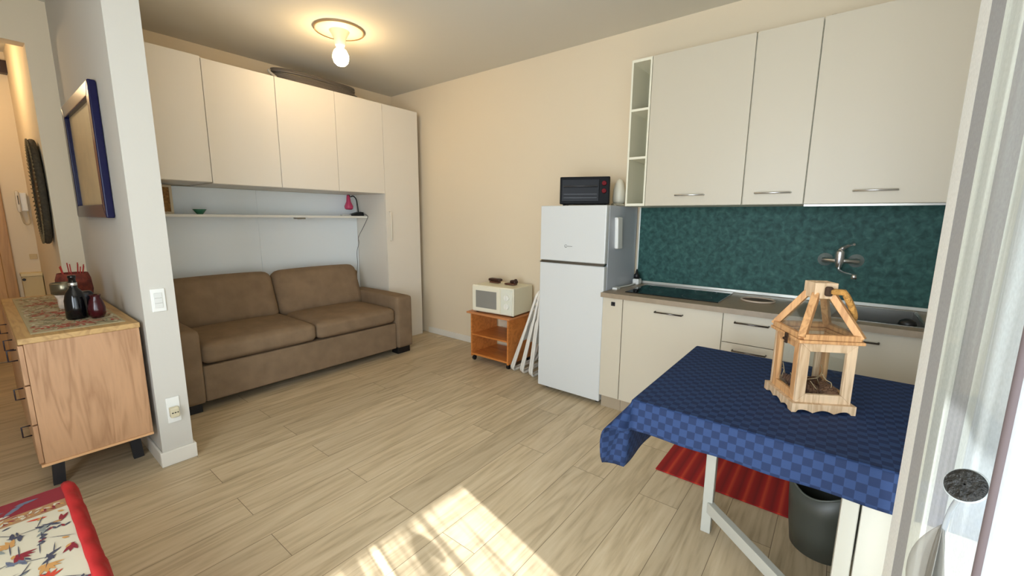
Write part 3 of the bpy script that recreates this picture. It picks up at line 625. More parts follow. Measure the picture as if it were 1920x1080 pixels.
# ------------------------------------------------------------------ picture on the partition
t = thing('framed_picture', 'large picture in a glossy navy frame on the partition wall', 'picture', (-2.8, -.78, 1.36))
px0 = -2.838; y0, y1, z0, z1 = -1.285, -.315, 1.355, 2.065; fw = .075
navy = M('navy_gloss_frame', (18, 16, 56), .22, spec=.3)
pf = MB()
def mit(a, b, c, d): pf.prism([a, b, c, d], (.036, 0, 0))
mit((px0, y0, z0), (px0, y1, z0), (px0, y1-fw, z0+fw), (px0, y0+fw, z0+fw)); mit((px0, y0, z1), (px0, y0+fw, z1-fw), (px0, y1-fw, z1-fw), (px0, y1, z1))
mit((px0, y0, z0), (px0, y0+fw, z0+fw), (px0, y0+fw, z1-fw), (px0, y0, z1)); mit((px0, y1, z0), (px0, y1, z1), (px0, y1-fw, z1-fw), (px0, y1-fw, z0+fw))
put('frame', pf, navy, t, bevel=.006, seg=3)
put('print', MB().box(-2.815, -2.803, y0+fw, y1-fw, z0+fw, z1-fw), M('pale_map_print', (196, 178, 138), .35, var=.10, vscale=7), t)

# ------------------------------------------------------------------ dresser with things on it
t = thing('dresser', 'oak sideboard with black square handles against the partition wall', 'dresser', (-3.02, -.85, 0))
dx0, dx1, dy0, dy1 = -3.232, -2.822, -1.60, -.14
put('body', MB().box(dx0+.012, dx1, dy0, dy1, .212, .795), oak, t, bevel=.002)
put('top', MB().box(dx0-.004, dx1+.004, dy0-.006, dy1+.006, .795, .822), oak_top, t, bevel=.003)
put('bottom_edge', MB().box(dx0, dx1, dy0-.004, dy1, .2, .212), M('oak_edge', (214, 166, 118), .5), t)
loopm = M('black_handle', (30, 22, 34), .4)
def sq_handle(par, yc, zc):
    put('handle', MB().tube([(dx0-.006, yc, zc-.026), (dx0-.036, yc, zc-.026), (dx0-.036, yc, zc+.026), (dx0-.006, yc, zc+.026)], .0035, 6), loopm, par)
for a, b in ((.218, .405), (.411, .598), (.604, .789)):
    dd = put('drawer', MB().box(dx0-.006, dx0+.011, dy0+.006, -1.155, a, b), oak, t, bevel=.002)
    sq_handle(dd, -1.40, (a+b)/2+.012)
for ya, yb in ((-1.150, -.65), (-.645, -.146)):
    dd = put('door', MB().box(dx0-.006, dx0+.011, ya, yb, .218, .789), oak, t, bevel=.002)
    sq_handle(dd, ya+.06, .70)
for y in (-1.38, -.34):
    for x, s_ in ((-3.165, -1), (-2.875, 1)):
        put('leg', MB().beam((x, y, .2), (x+.012*s_, y, 0), .045, .03, upv=(0, 1, 0)), dkmetal, t)
    put('crossbar', MB().box(-3.16, -2.88, y-.02, y+.02, .165, .2), dkmetal, t)
put('side_rail', MB().box(-3.18, -3.15, -1.38, -.34, .172, .2).box(-2.89, -2.86, -1.38, -.34, .172, .2), dkmetal, t)
# leaf print helper: flat polygons laid into a cloth mesh
def leaf(mb, cx, cy, z, ang, ln, wd, mi, n=7, f=None):
    up_, dn = [], []
    for i in range(n+1):
        tt = i/n; wv = wd*math.sin(PI*tt)**.8*(1-.25*tt)
        if i % 2 and wd > .012: wv *= .8
        x = (tt-.5)*ln; up_.append((x, wv/2)); dn.append((x, -wv/2))
    pts = up_+dn[1:-1][::-1]; ca, sa = math.cos(ang), math.sin(ang); vs = []
    for x, y in pts:
        X, Y = cx+x*ca-y*sa, cy+x*sa+y*ca
        vs.append((X, Y))
    if f and not all(f(*p) for p in vs): return
    vv = [mb.bm.verts.new((X, Y, z)) for X, Y in vs]
    fc = mb.bm.faces.new(vv); fc.material_index = mi
    if fc.normal.z < 0: fc.normal_flip()
rn = MB().box(-3.19, -2.86, -1.53, -.22, .8225, .8255)
rng = random.Random(3)
for i in range(900):
    leaf(rn, rng.uniform(-3.18, -2.87), rng.uniform(-1.52, -.24), .8258+.00001*(i % 30), rng.uniform(0, PI), rng.uniform(.02, .06), rng.uniform(.006, .016), rng.choice((1, 1, 2, 3, 4, 2)), 6, lambda x, y: -3.188 < x < -2.862 and -1.528 < y < -.222)
for y in (-1.42, -1.0, -.6): 
    for i in range(40): leaf(rn, rng.gauss(-3.03, .07), y+rng.gauss(0, .03), .8262+.00001*i, rng.uniform(0, PI), .05, .016, 3, 6, lambda x, y: -3.188 < x < -2.862 and -1.528 < y < -.222)
single(put('table_runner', rn, [M('runner_base', (178, 164, 128), .9), M('runner_cream', (206, 196, 168), .9), M('runner_green', (120, 118, 88), .9), M('runner_red', (172, 84, 66), .9), M('runner_brown', (120, 90, 62), .9)]), 'floral patterned cloth runner on top of the oak sideboard', 'runner')
zt = .8265
t = thing('bottle', 'tall glossy black bottle at the front of the sideboard', 'bottle', (-3.0, -1.27, zt))
put('body', MB().lathe([(.001, 0), (.040, 0), (.044, .01), (.043, .10), (.034, .14), (.016, .165), (.014, .215), (.017, .218), (.016, .23), (.001, .231)], (-3.005, -1.27, zt), 28), black_gl, t)
put('collar', MB().lathe([(.016, .176), (.0175, .178), (.0175, .19), (.016, .192)], (-3.005, -1.27, zt), 24), chrome, t)
single(put('vase', MB().lathe([(.001, 0), (.024, 0), (.034, .02), (.036, .055), (.028, .09), (.02, .11), (.024, .125), (.018, .122), (.001, .11)], (-2.935, -1.325, zt), 24), M('oxblood_glaze', (58, 10, 16), .2)), 'small dark red vase pressed against the black bottle', 'vase')
single(put('vase', MB().soft(-2.985, -2.925, -1.235, -1.17, zt, zt+.135, .02, n=6), M('black_lacquer', (16, 13, 20), .25)), 'squat black jar behind the dark red vase', 'jar')
t = thing('mug', 'white and brown mug with a shiny grey band on the sideboard', 'mug', (-3.0, -.84, zt))
put('body', MB().lathe([(.001, 0), (.03, 0), (.034, .01), (.036, .06), (.046, .085)], (-3.005, -.88, zt), 28), M('mug_white', (212, 196, 178), .3, var=.3, vscale=28), t)
put('band', MB().lathe([(.046, .085), (.056, .09), (.058, .15), (.055, .153), (.052, .15), (.05, .10)], (-3.005, -.88, zt), 28), M('grey_metal_band', (120, 112, 92), .25, .8), t)
t = thing('basket', 'small red-brown basket holding thin red sticks on the sideboard', 'basket', (-2.93, -.66, zt))
put('body', MB().lathe([(.001, 0), (.06, 0), (.078, .03), (.085, .08), (.08, .15), (.07, .185), (.066, .185), (.074, .15), (.078, .08)], (-2.94, -.66, zt), 28), M('basket_weave', (120, 50, 34), .8, bump=.8, bscale=60, var=.4, vscale=30), t)
for i in range(9):
    a = i*.9; put('stick', MB().cyl((-2.94+.03*math.cos(a), -.66+.03*math.sin(a), zt+.09), (-2.94+.055*math.cos(a), -.66+.055*math.sin(a), zt+.225+.01*(i % 3)), .003, n=6), M('red_stick', (170, 40, 30), .5), t)

# ------------------------------------------------------------------ hallway things
t = thing('woven_wall_tray', 'oval dark woven tray with ribbed rim hanging edge-on in the hallway', 'tray', (-2.95, .2, 1.18))
ring = MB()
oc = Vector((-2.955, .22, 1.53))
pts = [oc+Vector((0, .19*math.sin(a), .355*math.cos(a))) for a in [2*PI*i/60 for i in range(60)]]
ring.tube(pts, .02, 10, closed=True)
rb = ring
for i in range(72):
    a = 2*PI*i/72; p = oc+Vector((0, .19*math.sin(a), .355*math.cos(a))); n_ = Vector((0, math.sin(a), math.cos(a)))
    rb.cyl(p+Vector((-.02, 0, 0))-n_*.02, p+Vector((-.024, 0, 0))+n_*.018, .0045, n=6, mi=1)
put('rim', rb, [M('dark_wicker', (64, 56, 40), .8, bump=.6, bscale=90, var=.3, vscale=60), M('pale_wicker', (120, 104, 72), .8)], t)
put('panel', MB().lathe([(.001, 0), (1, 0), (1, .008), (.001, .008)], (0, 0, 0), 40, M4=Matrix.Translation(oc) @ Matrix.Rotation(-PI/2, 4, 'Y') @ Matrix.Diagonal((.345, .18, 1, 1))), M('tray_dark', (34, 30, 24), .5), t)
t = thing('intercom', 'white wall intercom handset with a curly cord in the hallway', 'intercom', (-2.965, 1.6, 1.36))
put('body', MB().box(-3.0, -2.94, 1.575, 1.62, 1.40, 1.57), white_pl, t, bevel=.008)
put('handset', MB().soft(-3.012, -2.985, 1.545, 1.576, 1.39, 1.585, .012, n=6), M('handset_white', (216, 208, 192), .35), t)
put('grille', MB().box(-2.999, -2.994, 1.5445, 1.5449, 1.46, 1.54), gap_m, t)
put('cord', MB().tube(smoothpath([(-2.995, 1.575, 1.39), (-2.985, 1.575, 1.30), (-2.965, 1.575, 1.275), (-2.945, 1.575, 1.30), (-2.95, 1.58, 1.40)]), .005, 6), M('intercom_cord', (186, 170, 140), .5), t)
t = thing('fuse_box', 'dark fuse box with a pale label high on the hallway wall', 'box', (-2.95, 1.58, 2.58))
put('body', MB().box(-3.10, -2.865, 1.53, 1.62, 2.60, 2.705), M('dark_plum_plastic', (44, 26, 30), .4), t, bevel=.004)
put('label_patch', MB().box(-2.99, -2.965, 1.528, 1.53, 2.64, 2.675), white_pl, t)
t = thing('shoe_cabinet', 'shallow cream hallway cabinet behind the sideboard', 'cabinet', (-2.98, 1.5, 0))
put('body', MB().box(-3.06, -2.93, 1.50, 1.62, 0, .80), M('cream_lacquer', (212, 190, 140), .5), t, bevel=.004)
put('lid', MB().box(-3.065, -2.928, 1.49, 1.62, .80, .83), M('cream_lacquer_lid', (222, 204, 158), .5), t, bevel=.004)
put('knob', MB().cyl((-3.05, 1.49, .775), (-3.05, 1.47, .775), .012), dkmetal, t)
single(put('socket_plate', MB().box(-2.985, -2.935, 1.612, 1.62, .95, 1.0), M('cream_socket', (206, 182, 136), .5), bevel=.003), 'small cream socket plate on the hallway wall under the intercom', 'socket')

# ------------------------------------------------------------------ bench with floral throw (bottom left)
t = thing('bench', 'low padded bench hidden under the floral throw', 'bench', (-3.55, -2.9, 0))
put('seat', MB().soft(-3.92, -3.185, -3.42, -2.415, .24, .438, .03, n=8), M('bench_red_fabric', (170, 30, 28), .9), t)
for x in (-3.86, -3.26):
    for y in (-3.35, -2.49): put('leg', MB().box(x-.025, x+.025, y-.025, y+.025, 0, .25), dkmetal, t)
t = thing('floral_throw', 'cream throw with red and blue leaves and a bright red edge, bottom left', 'throw', (-3.55, -2.9, .44))
nx, ny = 26, 40
bm_ = MB(); th = bm_
X0, X1, Y0, Y1 = -3.93, -3.215, -3.45, -2.405
z_t = .446
th.box(X0, X1, Y0, Y1, z_t-.006, z_t)
rng = random.Random(11)
inside = lambda x, y: X0+.004 < x < X1-.004 and Y0+.004 < y < Y1-.160
top_in = lambda x, y: X0+.004 < x < X1-.004 and Y1-.100 < y < Y1-.006
mid_in = lambda x, y: X0+.004 < x < X1-.004 and Y1-.152 < y < Y1-.108
# burgundy band, patterned band, then the cream field
def strip(ya, yb, mi, z):
    vv = [th.bm.verts.new(p) for p in ((X0, ya, z), (X1, ya, z), (X1, yb, z), (X0, yb, z))]; th.bm.faces.new(vv).material_index = mi
strip(Y1-.102, Y1-.002, 1, z_t+.0006); strip(Y1-.156, Y1-.102, 5, z_t+.0006)
for i in range(26): leaf(th, rng.uniform(X0, X1), rng.uniform(Y1-.1, Y1), z_t+.001+i*2e-5, rng.uniform(-.5, .9), rng.uniform(.05, .09), .02, rng.choice((2, 6, 0)), 8, top_in)
for i in range(420): leaf(th, rng.uniform(X0, X1), rng.uniform(Y1-.155, Y1-.1), z_t+.001+i*2e-6, rng.uniform(0, PI), .018, .007, rng.choice((1, 0, 4)), 5, mid_in)
k = 0
for i in range(13):
    for j in range(17):
        cx = X0+.03+i*.056+rng.uniform(-.014, .014); cy = Y0+.03+j*.056+rng.uniform(-.014, .014); a0 = rng.uniform(0, 2*PI)
        kind = rng.choice(('bloom', 'leaves', 'leaves', 'sprig', 'bloom', 'leaves'))
        k += 1; zz = z_t+.001+k*3e-6
        if kind == 'bloom':
            c = rng.choice((3, 3, 4, 1))
            for q in range(5): leaf(th, cx+.014*math.cos(a0+q*.42), cy+.014*math.sin(a0+q*.42), zz+q*1e-5, a0+q*.42, .046, .012, c, 8, inside)
            leaf(th, cx-.008, cy, zz+1e-4, a0, .02, .010, 4, 6, inside)
        elif kind == 'leaves':
            c = rng.choice((2, 7, 8))
            for q in range(3): leaf(th, cx+.013*q*math.cos(a0), cy+.013*q*math.sin(a0), zz+q*1e-5, a0+(.6 if q % 2 else -.6), .040, .013, c, 8, inside)
            leaf(th, cx+.01, cy+.006, zz+1.2e-4, a0-.5, .026, .006, 7, 8, inside)
        else:
            for q in range(6): leaf(th, cx+.009*q*math.cos(a0), cy+.009*q*math.sin(a0), zz+q*1e-5, a0+(1. if q % 2 else -1.), .020, .008, rng.choice((1, 7, 7)), 5, inside)
        leaf(th, cx-.02*math.cos(a0), cy-.02*math.sin(a0), zz+2e-4, a0+.15, .07, .0028, 7, 6, inside)
put('printed_top', th, [M('throw_cream', (188, 179, 156), .9), M('throw_burgundy', (120, 22, 34), .9), M('throw_slate', (92, 96, 112), .9), M('throw_orange', (178, 56, 30), .9), M('throw_ochre', (176, 128, 70), .9), M('throw_brown', (150, 112, 76), .9), M('throw_sand', (214, 188, 132), .9), M('throw_navy', (58, 58, 72), .9), M('throw_green_grey', (120, 124, 118), .9)], t)
rd = MB(); rr_ = []
ny = 44; prof = [(-.003, .002), (.005, .007), (.015, .007), (.024, .0), (.030, -.02), (.033, -.055), (.036, -.10), (.034, -.16)]
for j in range(ny+1):
    y = Y0+(Y1-Y0)*j/ny; wv = .004*math.sin(j*.9)+.003*math.sin(j*2.1)
    rr_.append([rd.bm.verts.new((X1+px_+wv*(i/7), y, z_t+pz_+(.003*math.sin(j*1.3+i) if i < 4 else 0))) for i, (px_, pz_) in enumerate(prof)])
for j in range(ny):
    for i in range(len(prof)-1): rd.bm.faces.new((rr_[j][i], rr_[j][i+1], rr_[j+1][i+1], rr_[j+1][i])).smooth = True
put('red_edge', rd, M('bright_red_fabric', (156, 12, 10), .85, bump=.3, bscale=20), t, solid=.005, label='bright red side edge')

# ------------------------------------------------------------------ table
t = thing('gateleg_table', 'white gateleg table under the blue checked tablecloth', 'table', (-1.5, -4.3, 0))
tw = M('table_white', (182, 181, 170), .45)
TX0, TX1, TY0, TY1 = -1.945, -1.135, -4.88, -3.925
put('tabletop', MB().box(TX0, TX1, TY0, TY1, .728, .748), tw, t, bevel=.003)
put('gate_leg', MB().box(-1.452, -1.414, -4.115, -4.075, 0, .727), tw, t, bevel=.003)
put('gate_rail', MB().beam((-1.445, -4.105, .125), (-1.84, -4.545, .125), .03, .05), tw, t, bevel=.002)
put('gate_rail', MB().beam((-1.445, -4.105, .69), (-1.84, -4.545, .69), .025, .04), tw, t, bevel=.002)
put('leg', MB().box(-1.87, -1.83, -4.558, -4.518, 0, .727), tw, t, bevel=.003)
put('end_panel', MB().box(-1.88, -1.862, -4.86, -4.562, 0.0, .727), tw, t, bevel=.002)
put('end_panel', MB().box(-1.24, -1.222, -4.86, -4.562, 0.0, .727), tw, t, bevel=.002)
# tablecloth : sheet draped over the edge, unrolled UVs
tc = MB(); uvl = tc.bm.loops.layers.uv.new('UVMap'); tc.uv = uvl
zt = .7515; r_ = .012
def prof_drop(L, flare, phase, amp):
    """list of (outward, down, sheet distance)"""
    out = [(0, 0, 0)]; n = 8
    for i in range(1, 5): a = i/4*PI/2; out.append((r_*math.sin(a), r_*(1-math.cos(a)), r_*a))
    for i in range(1, n+1):
        s_ = i/n; out.append((r_+flare*(s_**1.0)+amp*s_*math.sin(phase), r_+(L-r_)*math.sqrt(max(0, 1-(flare/max(L, .01))**2*.8))*s_, r_*PI/2+(L-r_)*s_))
    return out
ring_pts = []   # perimeter: base x,y, direction, L, flare
Lf, Ls, Lb, Le = .105, .27, .20, .03
xa, xb, ya, yb = TX0+.004, TX1-.004, TY0+.004, TY1-.004
def addside(p, q, d, L, n, fl=.012):
    for i in range(n):
        s_ = i/n; ring_pts.append((p[0]+(q[0]-p[0])*s_, p[1]+(q[1]-p[1])*s_, d[0], d[1], L, fl, i))
def corner(cx, cy, a0, a1, La, Lb_, flare, n=14):
    for i in range(n):
        s_ = i/n; a = a0+(a1-a0)*s_; b = s_*PI/2
        L = min(La/max(math.cos(b), 1e-4), Lb_/max(math.sin(b), 1e-4)); Lc = math.hypot(La, Lb_)*.94; L = min(L, Lc)
        ring_pts.append((cx, cy, math.cos(a), math.sin(a), L, flare*math.sin(PI*s_)**.5+.012, i))
# start at front (x=xa) side going +y, corner to left end (y=yb), back (x=xb), window end
addside((xa, ya), (xa, yb), (-1, 0), Lf, 46)
corner(xa, yb, PI, PI/2, Lf, Ls, .095, 18)
addside((xa, yb), (xb, yb), (0, 1), Ls, 30, .02)
corner(xb, yb, PI/2, 0, Ls, Lb, .05, 10)
addside((xb, yb), (xb, ya), (1, 0), Lb, 40, .012)
addside((xb, ya), (xa, ya), (0, -1), Le, 26, .0)
cols = []
for i, (bx, by, dx, dy, L, fl, ph) in enumerate(ring_pts):
    pr = prof_drop(L, fl, i*.55, .004)
    col = []
    for o_, dn_, sd in pr:
        v = tc.bm.verts.new((bx+dx*o_, by+dy*o_, zt-dn_)); col.append((v, (bx+dx*sd, by+dy*sd)))
    cols.append(col)
n = len(cols)
for i in range(n):
    A, B = cols[i], cols[(i+1) % n]
    for j in range(len(A)-1):
        q = (A[j], A[j+1], B[j+1], B[j])
        if (A[j][0].co-B[j][0].co).length < 1e-6: q = (A[j], A[j+1], B[j+1])
        try: f = tc.bm.faces.new([x[0] for x in q])
        except ValueError: continue
        f.smooth = True
        for lp, x in zip(f.loops, q): lp[uvl].uv = x[1]
top = tc.bm.faces.new([tc.bm.verts.new((x, y, zt)) for x, y in ((xa, ya), (xb, ya), (xb, yb), (xa, yb))])
for lp in top.loops: lp[uvl].uv = (lp.vert.co.x, lp.vert.co.y)
bmesh.ops.recalc_face_normals(tc.bm, faces=tc.bm.faces[:])
o = put('tablecloth', tc, cloth_mat(), solid=.0022)
single(o, 'blue checked tablecloth with a short hem and a hanging corner', 'tablecloth')

# ------------------------------------------------------------------ lantern on the table
LZ = .7535
la = math.atan2(-.144, .082)     # direction of the front face's long edge
t = thing('lantern', 'pale wood and glass lantern with rope handle and pine cones on the blue table', 'lantern', (-1.5807, -4.400, LZ), la)
# local x along the front face, local y away from the camera (depth)
hw, hd = .083, .090
pb_ = MB()
def scallop(n=18):
    P = []
    for i in range(n+1):
        s_ = i/n; P.append((s_, .010*abs(math.sin(s_*PI*3))*(1 if .08 < s_ < .92 else 0)))
    return P
def base_board(mb, ax, c, h):
    P = scallop(30)
    if ax == 'x':
        for sgn in (-1, 1):
            pts = [(-h+2*h*s_, sgn*c, z_) for s_, z_ in P]+[(h, sgn*c, .030), (-h, sgn*c, .030)]
            mb.prism(pts, (0, -sgn*.012, 0))
    else:
        for sgn in (-1, 1):
            pts = [(sgn*c, -h+2*h*s_, z_) for s_, z_ in P]+[(sgn*c, h, .030), (sgn*c, -h, .030)]
            mb.prism(pts, (-sgn*.012, 0, 0))
base_board(pb_, 'x', hd+.012, hw+.012); base_board(pb_, 'y', hw+.012, hd)
pb_.box(-hw, hw, -hd, hd, .018, .030)
put('base', pb_, pine, t, local=True)
wz0, wz1 = .030, .232
fr = MB(); po = .013
gl = MB()
def face(mb, ax, c, h, o_w):
    for sgn in (-1, 1):
        def P(u, z): return (u, sgn*c, z) if ax == 'x' else (sgn*c, u, z)
        ex = (0, -sgn*po, 0) if ax == 'x' else (-sgn*po, 0, 0)
        hh = h
        mb.prism([P(-hh, wz0), P(hh, wz0), P(hh-o_w, wz0+o_w), P(-hh+o_w, wz0+o_w)], ex)
        mb.prism([P(-hh, wz1), P(-hh+o_w, wz1-o_w), P(hh-o_w, wz1-o_w), P(hh, wz1)], ex)
        mb.prism([P(-hh, wz0), P(-hh+o_w, wz0+o_w), P(-hh+o_w, wz1-o_w), P(-hh, wz1)], ex)
        mb.prism([P(hh, wz0), P(hh, wz1), P(hh-o_w, wz1-o_w), P(hh-o_w, wz0+o_w)], ex)
        m2 = MB(); e2 = (0, .002, 0) if ax == 'x' else (.002, 0, 0)
        cc = c-.007
        def Q(u, z): return (u, sgn*cc, z) if ax == 'x' else (sgn*cc, u, z)
        m2.prism([Q(-hh+o_w-.003, wz0+o_w-.003), Q(hh-o_w+.003, wz0+o_w-.003), Q(hh-o_w+.003, wz1-o_w+.003), Q(-hh+o_w-.003, wz1-o_w+.003)], e2)
        put('glass_pane', m2, win_glass, t, local=True)
fx_ = MB(); face(fx_, 'x', hd, hw, .029)
put('front_frames', fx_, pine, t, bevel=.0015, local=True)
fy_ = MB(); face(fy_, 'y', hw, hd-.0135, .027)
put('side_frames', fy_, pine_o, t, bevel=.0015, local=True)
put('eave', MB().box(-hw-.013, hw+.013, -hd-.013, -hd+.012, wz1, wz1+.011).box(-hw-.013, hw+.013, hd-.012, hd+.013, wz1, wz1+.011).box(-hw-.013, -hw+.012, -hd+.012, hd-.012, wz1, wz1+.011).box(hw-.012, hw+.013, -hd+.012, hd-.012, wz1, wz1+.011), pine_o, t, bevel=.003, local=True)
rz0, rz1 = wz1+.012, wz1+.145
tp = .030
rf = MB()
for sx in (-1, 1):
    for sy in (-1, 1): rf.beam((sx*(hw+.004), sy*(hd+.004), rz0+.006), (sx*(tp-.006), sy*(tp-.006), rz1+.004), .021, .021, upv=(sx, -sy, 0))
for sy in (-1, 1): rf.beam((-hw, sy*(hd+.004), rz0+.009), (hw, sy*(hd+.004), rz0+.009), .014, .018)
for sx in (-1, 1): rf.beam((sx*(hw+.004), -hd, rz0+.009), (sx*(hw+.004), hd, rz0+.009), .014, .018)
put('roof_frame', rf, pine_o, t, bevel=.0015, local=True)
rg = MB()
for (a, b, c_, d_) in (((-hw, -hd), (hw, -hd), (tp, -tp), (-tp, -tp)), ((hw, hd), (-hw, hd), (-tp, tp), (tp, tp)), ((hw, -hd), (hw, hd), (tp, tp), (tp, -tp)), ((-hw, hd), (-hw, -hd), (-tp, -tp), (-tp, tp))):
    k_ = .97
    vs = [(a[0]*k_, a[1]*k_, rz0+.012), (b[0]*k_, b[1]*k_, rz0+.012), (c_[0]*.8, c_[1]*.8, rz1), (d_[0]*.8, d_[1]*.8, rz1)]
    rg.prism(vs, (0, 0, .002))
put('roof_glass', rg, win_glass, t, local=True)
put('cap', MB().box(-tp-.004, tp+.004, -tp-.004, -tp+.008, rz1-.01, rz1+.042).box(-tp-.004, tp+.004, tp-.008, tp+.004, rz1-.01, rz1+.042).box(-tp-.004, -tp+.008, -tp+.008, tp-.008, rz1-.01, rz1+.042).box(tp-.008, tp+.004, -tp+.008, tp-.008, rz1-.01, rz1+.042).box(-tp+.008, tp-.008, -tp+.008, tp-.008, rz1+.03, rz1+.038), pine, t, bevel=.002, local=True)
rope = []
for i in range(33):
    s_ = i/32; a = PI*s_
    rope.append(Vector((tp+.012+.062*math.sin(a), -(tp+.024)*math.cos(a), rz1+.016-.098*math.sin(a))))
put('rope_handle', MB().tube([Vector((.008, -tp-.012, rz1+.016))]+rope+[Vector((.008, tp+.012, rz1+.016))], .0102, 10), M('manila_rope', (186, 136, 68), .9, bump=.9, bscale=150, var=.25, vscale=90), t, local=True)
put('rope_knot', MB().soft(-.008, .014, -tp-.02, -tp-.003, rz1, rz1+.032, .007, n=5), M('rope_end_dark', (60, 40, 24), .9, bump=.8, bscale=120), t, local=True)
put('latch', MB().box(-hw-.022, -hw-.018, -hd*.35-.008, -hd*.35+.008, wz1-.018, wz1+.016).cyl((-hw-.024, -hd*.35-.006, wz1-.004), (-hw-.024, -hd*.35+.006, wz1-.004), .005, n=8), M('dark_bronze', (54, 36, 24), .5, .5), t, local=True)
# pine cones and twigs sit inside: things of their own
cone_m = M('pine_cone_brown', (104, 70, 44), .8)
def cone(label, x, y, r, ln, tilt, az):
    R_ = Matrix.Rotation(la, 4, 'Z'); p = R_ @ Vector((x, y, 0)); root = Vector((-1.5807, -4.400, LZ))+Vector((p.x, p.y, .0305+r))
    mb = MB(); A = Matrix.Rotation(az, 4, 'Z') @ Matrix.Rotation(tilt, 4, 'Y')
    mb.lathe([(.001, -ln/2), (r*.6, -ln/2+.003), (r*.75, -ln*.2), (r*.5, ln*.25), (.001, ln/2)], (0, 0, 0), 10, M4=A)
    k = 0
    for i in range(9):
        s_ = i/8; rr = r*(1-.75*s_**1.4)*(.75+.25*min(1, i/2)); zz = -ln/2+ln*s_*.95; m = 9 if i < 6 else 6
        for j in range(m):
            a = 2*PI*(j+.5*(i % 2))/m
            q0 = Vector((rr*.45*math.cos(a), rr*.45*math.sin(a), zz)); q1 = Vector((rr*math.cos(a), rr*math.sin(a), zz+.004))
            mb.beam(A @ q0, A @ q1, r*.42, .0035, upv=tuple(A @ Vector((0, 0, 1))))
    o = put('pine_cone', mb, cone_m, local=True); o.location = root
    single(o, label, 'pine cone', 'pine cones in the lantern'); return o
cone('brown pine cone behind the front glass of the lantern, at its right side', .035, -.040, .03, .068, 1.2, .4)
cone('brown pine cone in the lantern against the left side glass, near the front', -.033, -.038, .03, .068, 1.25, 2.2)
cone('brown pine cone in the lantern behind the left side glass, towards the back', -.034, .035, .029, .06, 1.3, 1.4)
cone('brown pine cone at the back of the lantern, mostly hidden', .034, .035, .027, .055, 1.25, -.6)
tw_ = MB(); rng = random.Random(5); R_ = Matrix.Rotation(la, 4, 'Z')
for i in range(11):
    x, y = rng.uniform(-.045, .045), rng.uniform(-.06, .06); a = rng.uniform(0, 2*PI); P = [Vector((x, y, .055))]
    for k in range(4):
        a += rng.uniform(-1, 1); P.append(P[-1]+Vector((.018*math.cos(a), .018*math.sin(a), rng.uniform(.004, .022))))
        P[-1].x = max(-.058, min(.058, P[-1].x)); P[-1].y = max(-.072, min(.072, P[-1].y))
    tw_.tube([(R_ @ p)+Vector((-1.5807, -4.400, LZ)) for p in smoothpath(P, 4)], .0014, 5)
single(put('dried_twigs', tw_, M('pale_twig', (176, 150, 112), .8)), 'pale curly dried twigs above the pine cones in the lantern', 'twigs')

# ------------------------------------------------------------------ mat and bin under the table
mm = bpy.data.materials.new('red_striped_mat'); mm.use_nodes = True; nt = mm.node_tree; b = nt.nodes['Principled BSDF']; b.inputs['Roughness'].default_value = .95
tcn = nt.nodes.new('ShaderNodeTexCoord'); sp = nt.nodes.new('ShaderNodeSeparateXYZ'); nt.links.new(tcn.outputs['Object'], sp.inputs[0])
mu = nt.nodes.new('ShaderNodeMath'); mu.operation = 'MULTIPLY'; mu.inputs[1].default_value = 13.5; nt.links.new(sp.outputs[1], mu.inputs[0])
frn = nt.nodes.new('ShaderNodeMath'); frn.operation = 'FRACT'; nt.links.new(mu.outputs[0], frn.inputs[0])
rp = ramp(nt, [(0, (126, 16, 14)), (.35, (150, 22, 16)), (.55, (190, 62, 34)), (.68, (160, 24, 18)), (1, (118, 14, 14))]); nt.links.new(frn.outputs[0], rp.inputs[0]); nt.links.new(rp.outputs[0], b.inputs['Base Color'])
single(put('floor_mat', MB().box(-1.115, -.64, -4.56, -3.755, 0.0005, .009), mm, bevel=.003), 'dark red striped mat on the floor under the table', 'mat')
t = thing('waste_bin', 'dark grey-green plastic waste bin under the table', 'bin', (-1.235, -4.50, 0))
bn = MB(); n = 48; prof = [(0, .102), (.004, .106), (.10, .118), (.20, .126), (1, .132)]
outer = []
for z_, rr in prof:
    row = []
    for j in range(n):
        a = 2*PI*j/n; h = .33-.055*max(0, math.cos(a-PI*.86))**3-.055*max(0, math.cos(a+PI*.14))**3
        zz = h if z_ == 1 else z_
        row.append(bn.bm.verts.new((-1.235+rr*math.cos(a), -4.50+rr*math.sin(a), zz)))
    outer.append(row)
for A, B in zip(outer, outer[1:]):
    for j in range(n): bn.bm.faces.new((A[j], A[(j+1) % n], B[(j+1) % n], B[j])).smooth = True
bn.bm.faces.new(outer[0][::-1])
put('body', bn, M('bin_plastic', (66, 68, 60), .45), t, solid=.004)
rim = [Vector(v) for v in [(-1.235+.133*math.cos(2*PI*j/n), -4.50+.133*math.sin(2*PI*j/n), .33-.055*max(0, math.cos(2*PI*j/n-PI*.86))**3-.055*max(0, math.cos(2*PI*j/n+PI*.14))**3) for j in range(n)]]
put('rim', MB().tube(rim, .004, 6, closed=True), M('bin_rim', (84, 88, 80), .4), t)

